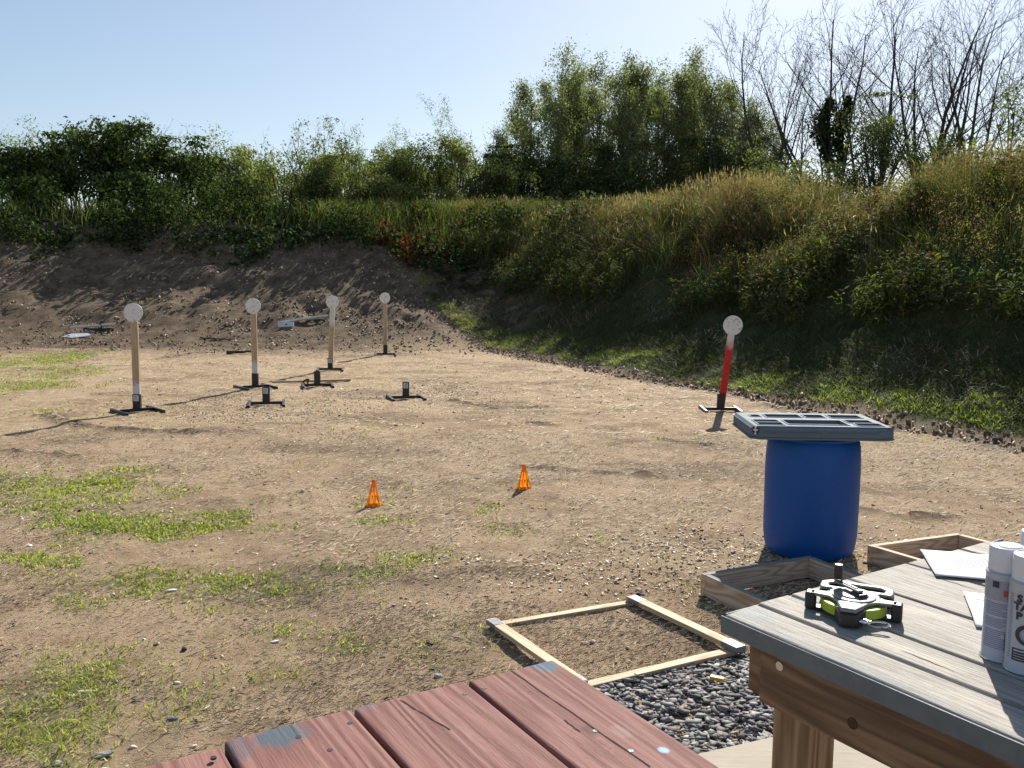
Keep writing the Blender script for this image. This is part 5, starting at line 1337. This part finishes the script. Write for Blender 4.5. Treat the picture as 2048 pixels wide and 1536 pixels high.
# target ring below the lettering
def disc_on(root, r0, r1, thc, z, mat, name, n=40):
    q = MB(); vs = []
    for i in range(n):
        a = 2*math.pi*i/n
        for rr in (r0, r1): t = thc+rr*math.cos(a)/RP; R_ = RP+.0004; vs.append((R_*math.cos(t), R_*math.sin(t), z+rr*math.sin(a)))
    q.add(vs, [(2*i, 2*((i+1) % n), 2*((i+1) % n)+1, 2*i+1) for i in range(n)]); return q.build(name, mat, root)
disc_on(c2c, .0155, .0225, fr-.15, .087, M_dkp, 'target_ring'); disc_on(c2c, .0128, .0150, fr-.15, .087, M_canband, 'target_ring'); disc_on(c2c, .001, .006, fr-.15, .087, M_dkp, 'target_ring')
q = MB(); curved(q, RP+.0001, fr-.95, fr+.55, .030, .056, 14); o = q.build('dark_panel', M_dkp, c2c)
q = MB()
for i in range(4): curved(q, RP+.0004, fr-.85, fr-.85+(1.1 if i == 0 else .6), .0505-i*.0055, .0516-i*.0055+(.0014 if i == 0 else 0), 8)
q.build('panel_print', M_sticker, o)
q = MB()
for i in range(26): curved(q, RP, fr-1.30, fr-1.12+rg.uniform(0, .06), .165-i*.0053, .167-i*.0053, 3)
q.build('small_print', m_simple('green_grey_print', (.22, .28, .26), .5), c2c)
c3c = can(2062, 1275, 'white spray can farthest back, mostly hidden behind the front one', 0)

# measuring tape reel
RZ = TZH+.001
rc = at(1712, 1180, RZ+.05); rl = thing('measuring_tape_reel', 'open tape measure reel with lime tape, grey star shaped body and black crank', 'tape measure', (rc.x-.004, rc.y, RZ), R(-26)); rl.scale = (.88, .88, .86)
M_rg = m_simple('reel_grey_metal', (.21, .205, .20), .5, .15, .5, .2, 40, .3); M_rb = m_simple('reel_black', (.018, .018, .02), .4, 0, .5, .2, 40, .3)
M_lime = m_simple('lime_tape', (.38, .47, .03), .5, 0, .4, .15, 60)
M_chr = M_chrome
def star(sc_=1.0):
    pts = [(-.014, -.088), (.014, -.088), (.026, -.066), (.036, -.044), (.052, -.026), (.096, -.021), (.098, .003), (.056, .008), (.058, .020), (.048, .036), (-.048, .036), (-.058, .020), (-.056, .008), (-.098, .003), (-.096, -.021), (-.052, -.026), (-.036, -.044), (-.026, -.066)]
    return [(x*sc_, y*sc_) for x, y in pts]
MB().prism(star(), .036, .044).build('body', M_rg, rl, .0035, seg=3)
MB().prism(star(.97), .002, .009).build('back_plate', M_rb, rl, .002)
MB().lathe([(.030, .011), (.072, .011), (.073, .012), (.073, .033), (.072, .034), (.030, .034)], 64).build('tape_roll', M_lime, rl, 0, True)
for s in (-1, 1):
    q = MB(); q.box((s*.095, -.009, .023), (.024, .030, .042)); q.build('end_grip', M_rb, rl, .004)
q = MB(); q.prism([(-.020, -.108), (.018, -.108), (.034, -.07), (.028, -.052), (-.028, -.052), (-.034, -.07)], .003, .0355); q.build('nose', M_rb, rl, .004)
q = MB(); q.prism([(-.019, -.104), (.015, -.104), (.030, -.068), (.022, -.05), (-.022, -.05), (-.031, -.068)], .0365, .0462, taper=.08); q.build('nose_cover', M_rg, rl, .003, seg=3)
# raised hub rings
MB().lathe([(.050, .0445), (.050, .047), (.046, .0485), (.040, .0485), (.038, .047), (.034, .047), (.033, .050), (.028, .051), (.002, .051)], 48).build('hub', M_rg, rl, 0, True)
# rear handle loop
ho = [(-.080, .046), (.080, .046), (.084, .060), (.084, .094), (.062, .112), (-.062, .112), (-.084, .094), (-.084, .060)]
hi_ = [(-.058, .062), (.058, .062), (.062, .067), (.064, .086), (.052, .095), (-.052, .095), (-.064, .086), (-.062, .067)]
MB().ring(ho, hi_, .006, .032).build('handle', M_rb, rl, .005, seg=3)
MB().ring(ho, hi_, .033, .041).build('handle_cover', M_rg, rl, .004, seg=3)
q = MB()
for s in (-1, 1): q.prism([(s*.03-.012, .03), (s*.03+.012, .03), (s*.05+.012, .055), (s*.05-.012, .055)], .0355, .0415)
q.build('handle_arm', M_rg, rl, .002)
# crank
q = MB(); a = Vector((.012, -.012, .056)); b = Vector((-.040, .040, .066)); Mc = Matrix.Rotation(math.atan2(b.y-a.y, b.x-a.x), 3, 'Z')
q.box((a+b)/2, (.086, .017, .006), Mc); cr_ = q.build('crank', M_rg, rl, .0025)
MB().box((a+b)/2+Vector((0, 0, .0042)), (.060, .005, .002), Mc).build('slot', M_rb, cr_)
q = MB(); q.box(a+Vector((0, 0, -.003)), (.034, .024, .009), Mc); q.build('crank_hub', M_rb, rl, .002)
q = MB(); q.lathe([(.0085, 0), (.0105, .002), (.0105, .026), (.0088, .034), (.0088, .036), (.004, .036), (.004, .033)], 24, (b.x, b.y, b.z+.002)); q.build('knob', M_rb, rl, 0, True)
# hook at the end of the tape
def ringtube(c, rx, ry, r, M_, n=20):
    q = MB(); P = [Vector(c)+M_ @ Vector((rx*math.cos(2*math.pi*i/n), ry*math.sin(2*math.pi*i/n), 0)) for i in range(n+1)]
    q.tube(P, r, 6); return q
q = ringtube((.062, -.092, .016), .022, .010, .0022, Matrix.Rotation(R(18), 3, 'X') @ Matrix.Rotation(R(12), 3, 'Z')); q.cyl((.020, -.092, .017), (.046, -.092, .017), .0055, n=10); q.cyl((.030, -.092, .017), (.036, -.092, .017), .008, n=10)
q.build('hook', M_chr, rl, 0, True)

# ------------------------------------------------------------------ loose stones, shards and bits on the ground
def pebble(px, py, sx, sy, sz, label, cat, colr, seed, name='stone', rotz=0, z=0):
    p = at(px, py); rg = np.random.default_rng(seed); bm = bmesh.new(); bmesh.ops.create_icosphere(bm, subdivisions=2, radius=1)
    for v_ in bm.verts:
        k = 1+rg.normal(0, .10); v_.co = Vector((v_.co.x*sx*k, v_.co.y*sy*k, v_.co.z*sz*k))
    me = bpy.data.meshes.new(name); bm.to_mesh(me); bm.free(); me.materials.append(m_simple(name+'_mat', colr, .8, var=.3, bump=.5, bs=60)); o = bpy.data.objects.new(name, me); link(o)
    o.location = (p.x, p.y, tz(p.x, p.y)+sz*.55+z); o.rotation_euler = (rg.uniform(-.2, .2), rg.uniform(-.2, .2), rotz); tag(o, label, cat)
pebble(876, 1352, .018, .014, .013, 'pale rounded stone just above the far edge of the red table', 'stone', (.48, .47, .42), 1)
pebble(343, 1178, .030, .012, .006, 'white shard lying in the grass patch at left', 'shard', (.72, .70, .66), 2, 'shard', .3)
pebble(226, 1190, .014, .012, .010, 'small beige pebble left of the white shard', 'stone', (.50, .42, .32), 3)
pebble(549, 1281, .022, .012, .006, 'pale shard right of the dark bit on bare ground', 'shard', (.66, .64, .60), 4, 'shard', .2)
pebble(368, 1300, .014, .012, .012, 'dark lump on bare ground left of the pale shard', 'stone', (.04, .04, .05), 5)
pebble(175, 1378, .042, .012, .006, 'flat splintered wood piece at lower left', 'wood piece', (.52, .42, .32), 6, 'wood_piece', .35)
pebble(142, 1384, .020, .014, .005, 'small pale wood scrap beside the splintered piece', 'wood piece', (.48, .41, .32), 7, 'wood_piece', .1)
pebble(205, 1502, .040, .014, .008, 'grey weathered bark strip at the lower left corner', 'bark', (.30, .29, .27), 8, 'bark_piece', .25)
pebble(112, 1520, .018, .014, .010, 'greenish stone in the grass at the lower left corner', 'stone', (.34, .36, .27), 9)
pebble(208, 1529, .020, .012, .008, 'pale stone left of the red table corner', 'stone', (.50, .47, .42), 10)
pebble(345, 1437, .022, .014, .008, 'blue grey slate bit left of the red table', 'stone', (.14, .16, .18), 11)
pebble(858, 1290, .020, .014, .010, 'black lump of debris beyond the middle of the red table', 'debris', (.03, .03, .035), 12, 'debris')
pebble(1278, 1192, .016, .012, .010, 'black lump at the far corner of the flat frame', 'debris', (.025, .025, .03), 13, 'debris')
pebble(1185, 1287, .016, .012, .008, 'cream stone inside the flat wooden frame', 'stone', (.60, .52, .40), 14)
pebble(1168, 1290, .018, .012, .007, 'tan stone inside the flat frame, left of the cream one', 'stone', (.46, .38, .28), 15)
p = at(1433, 1360, .02); o = MB().prism([(-.030, -.009), (.030, -.011), (.032, .009), (-.026, .010)], 0, .016).build('yellow_block', m_simple('yellow_paint', (.68, .40, .03), .5), None, .002)
o.location = (p.x, p.y, .02); o.rotation_euler = (R(6), R(5), R(-12)); tag(o, 'small yellow block lying on the slate gravel', 'block')
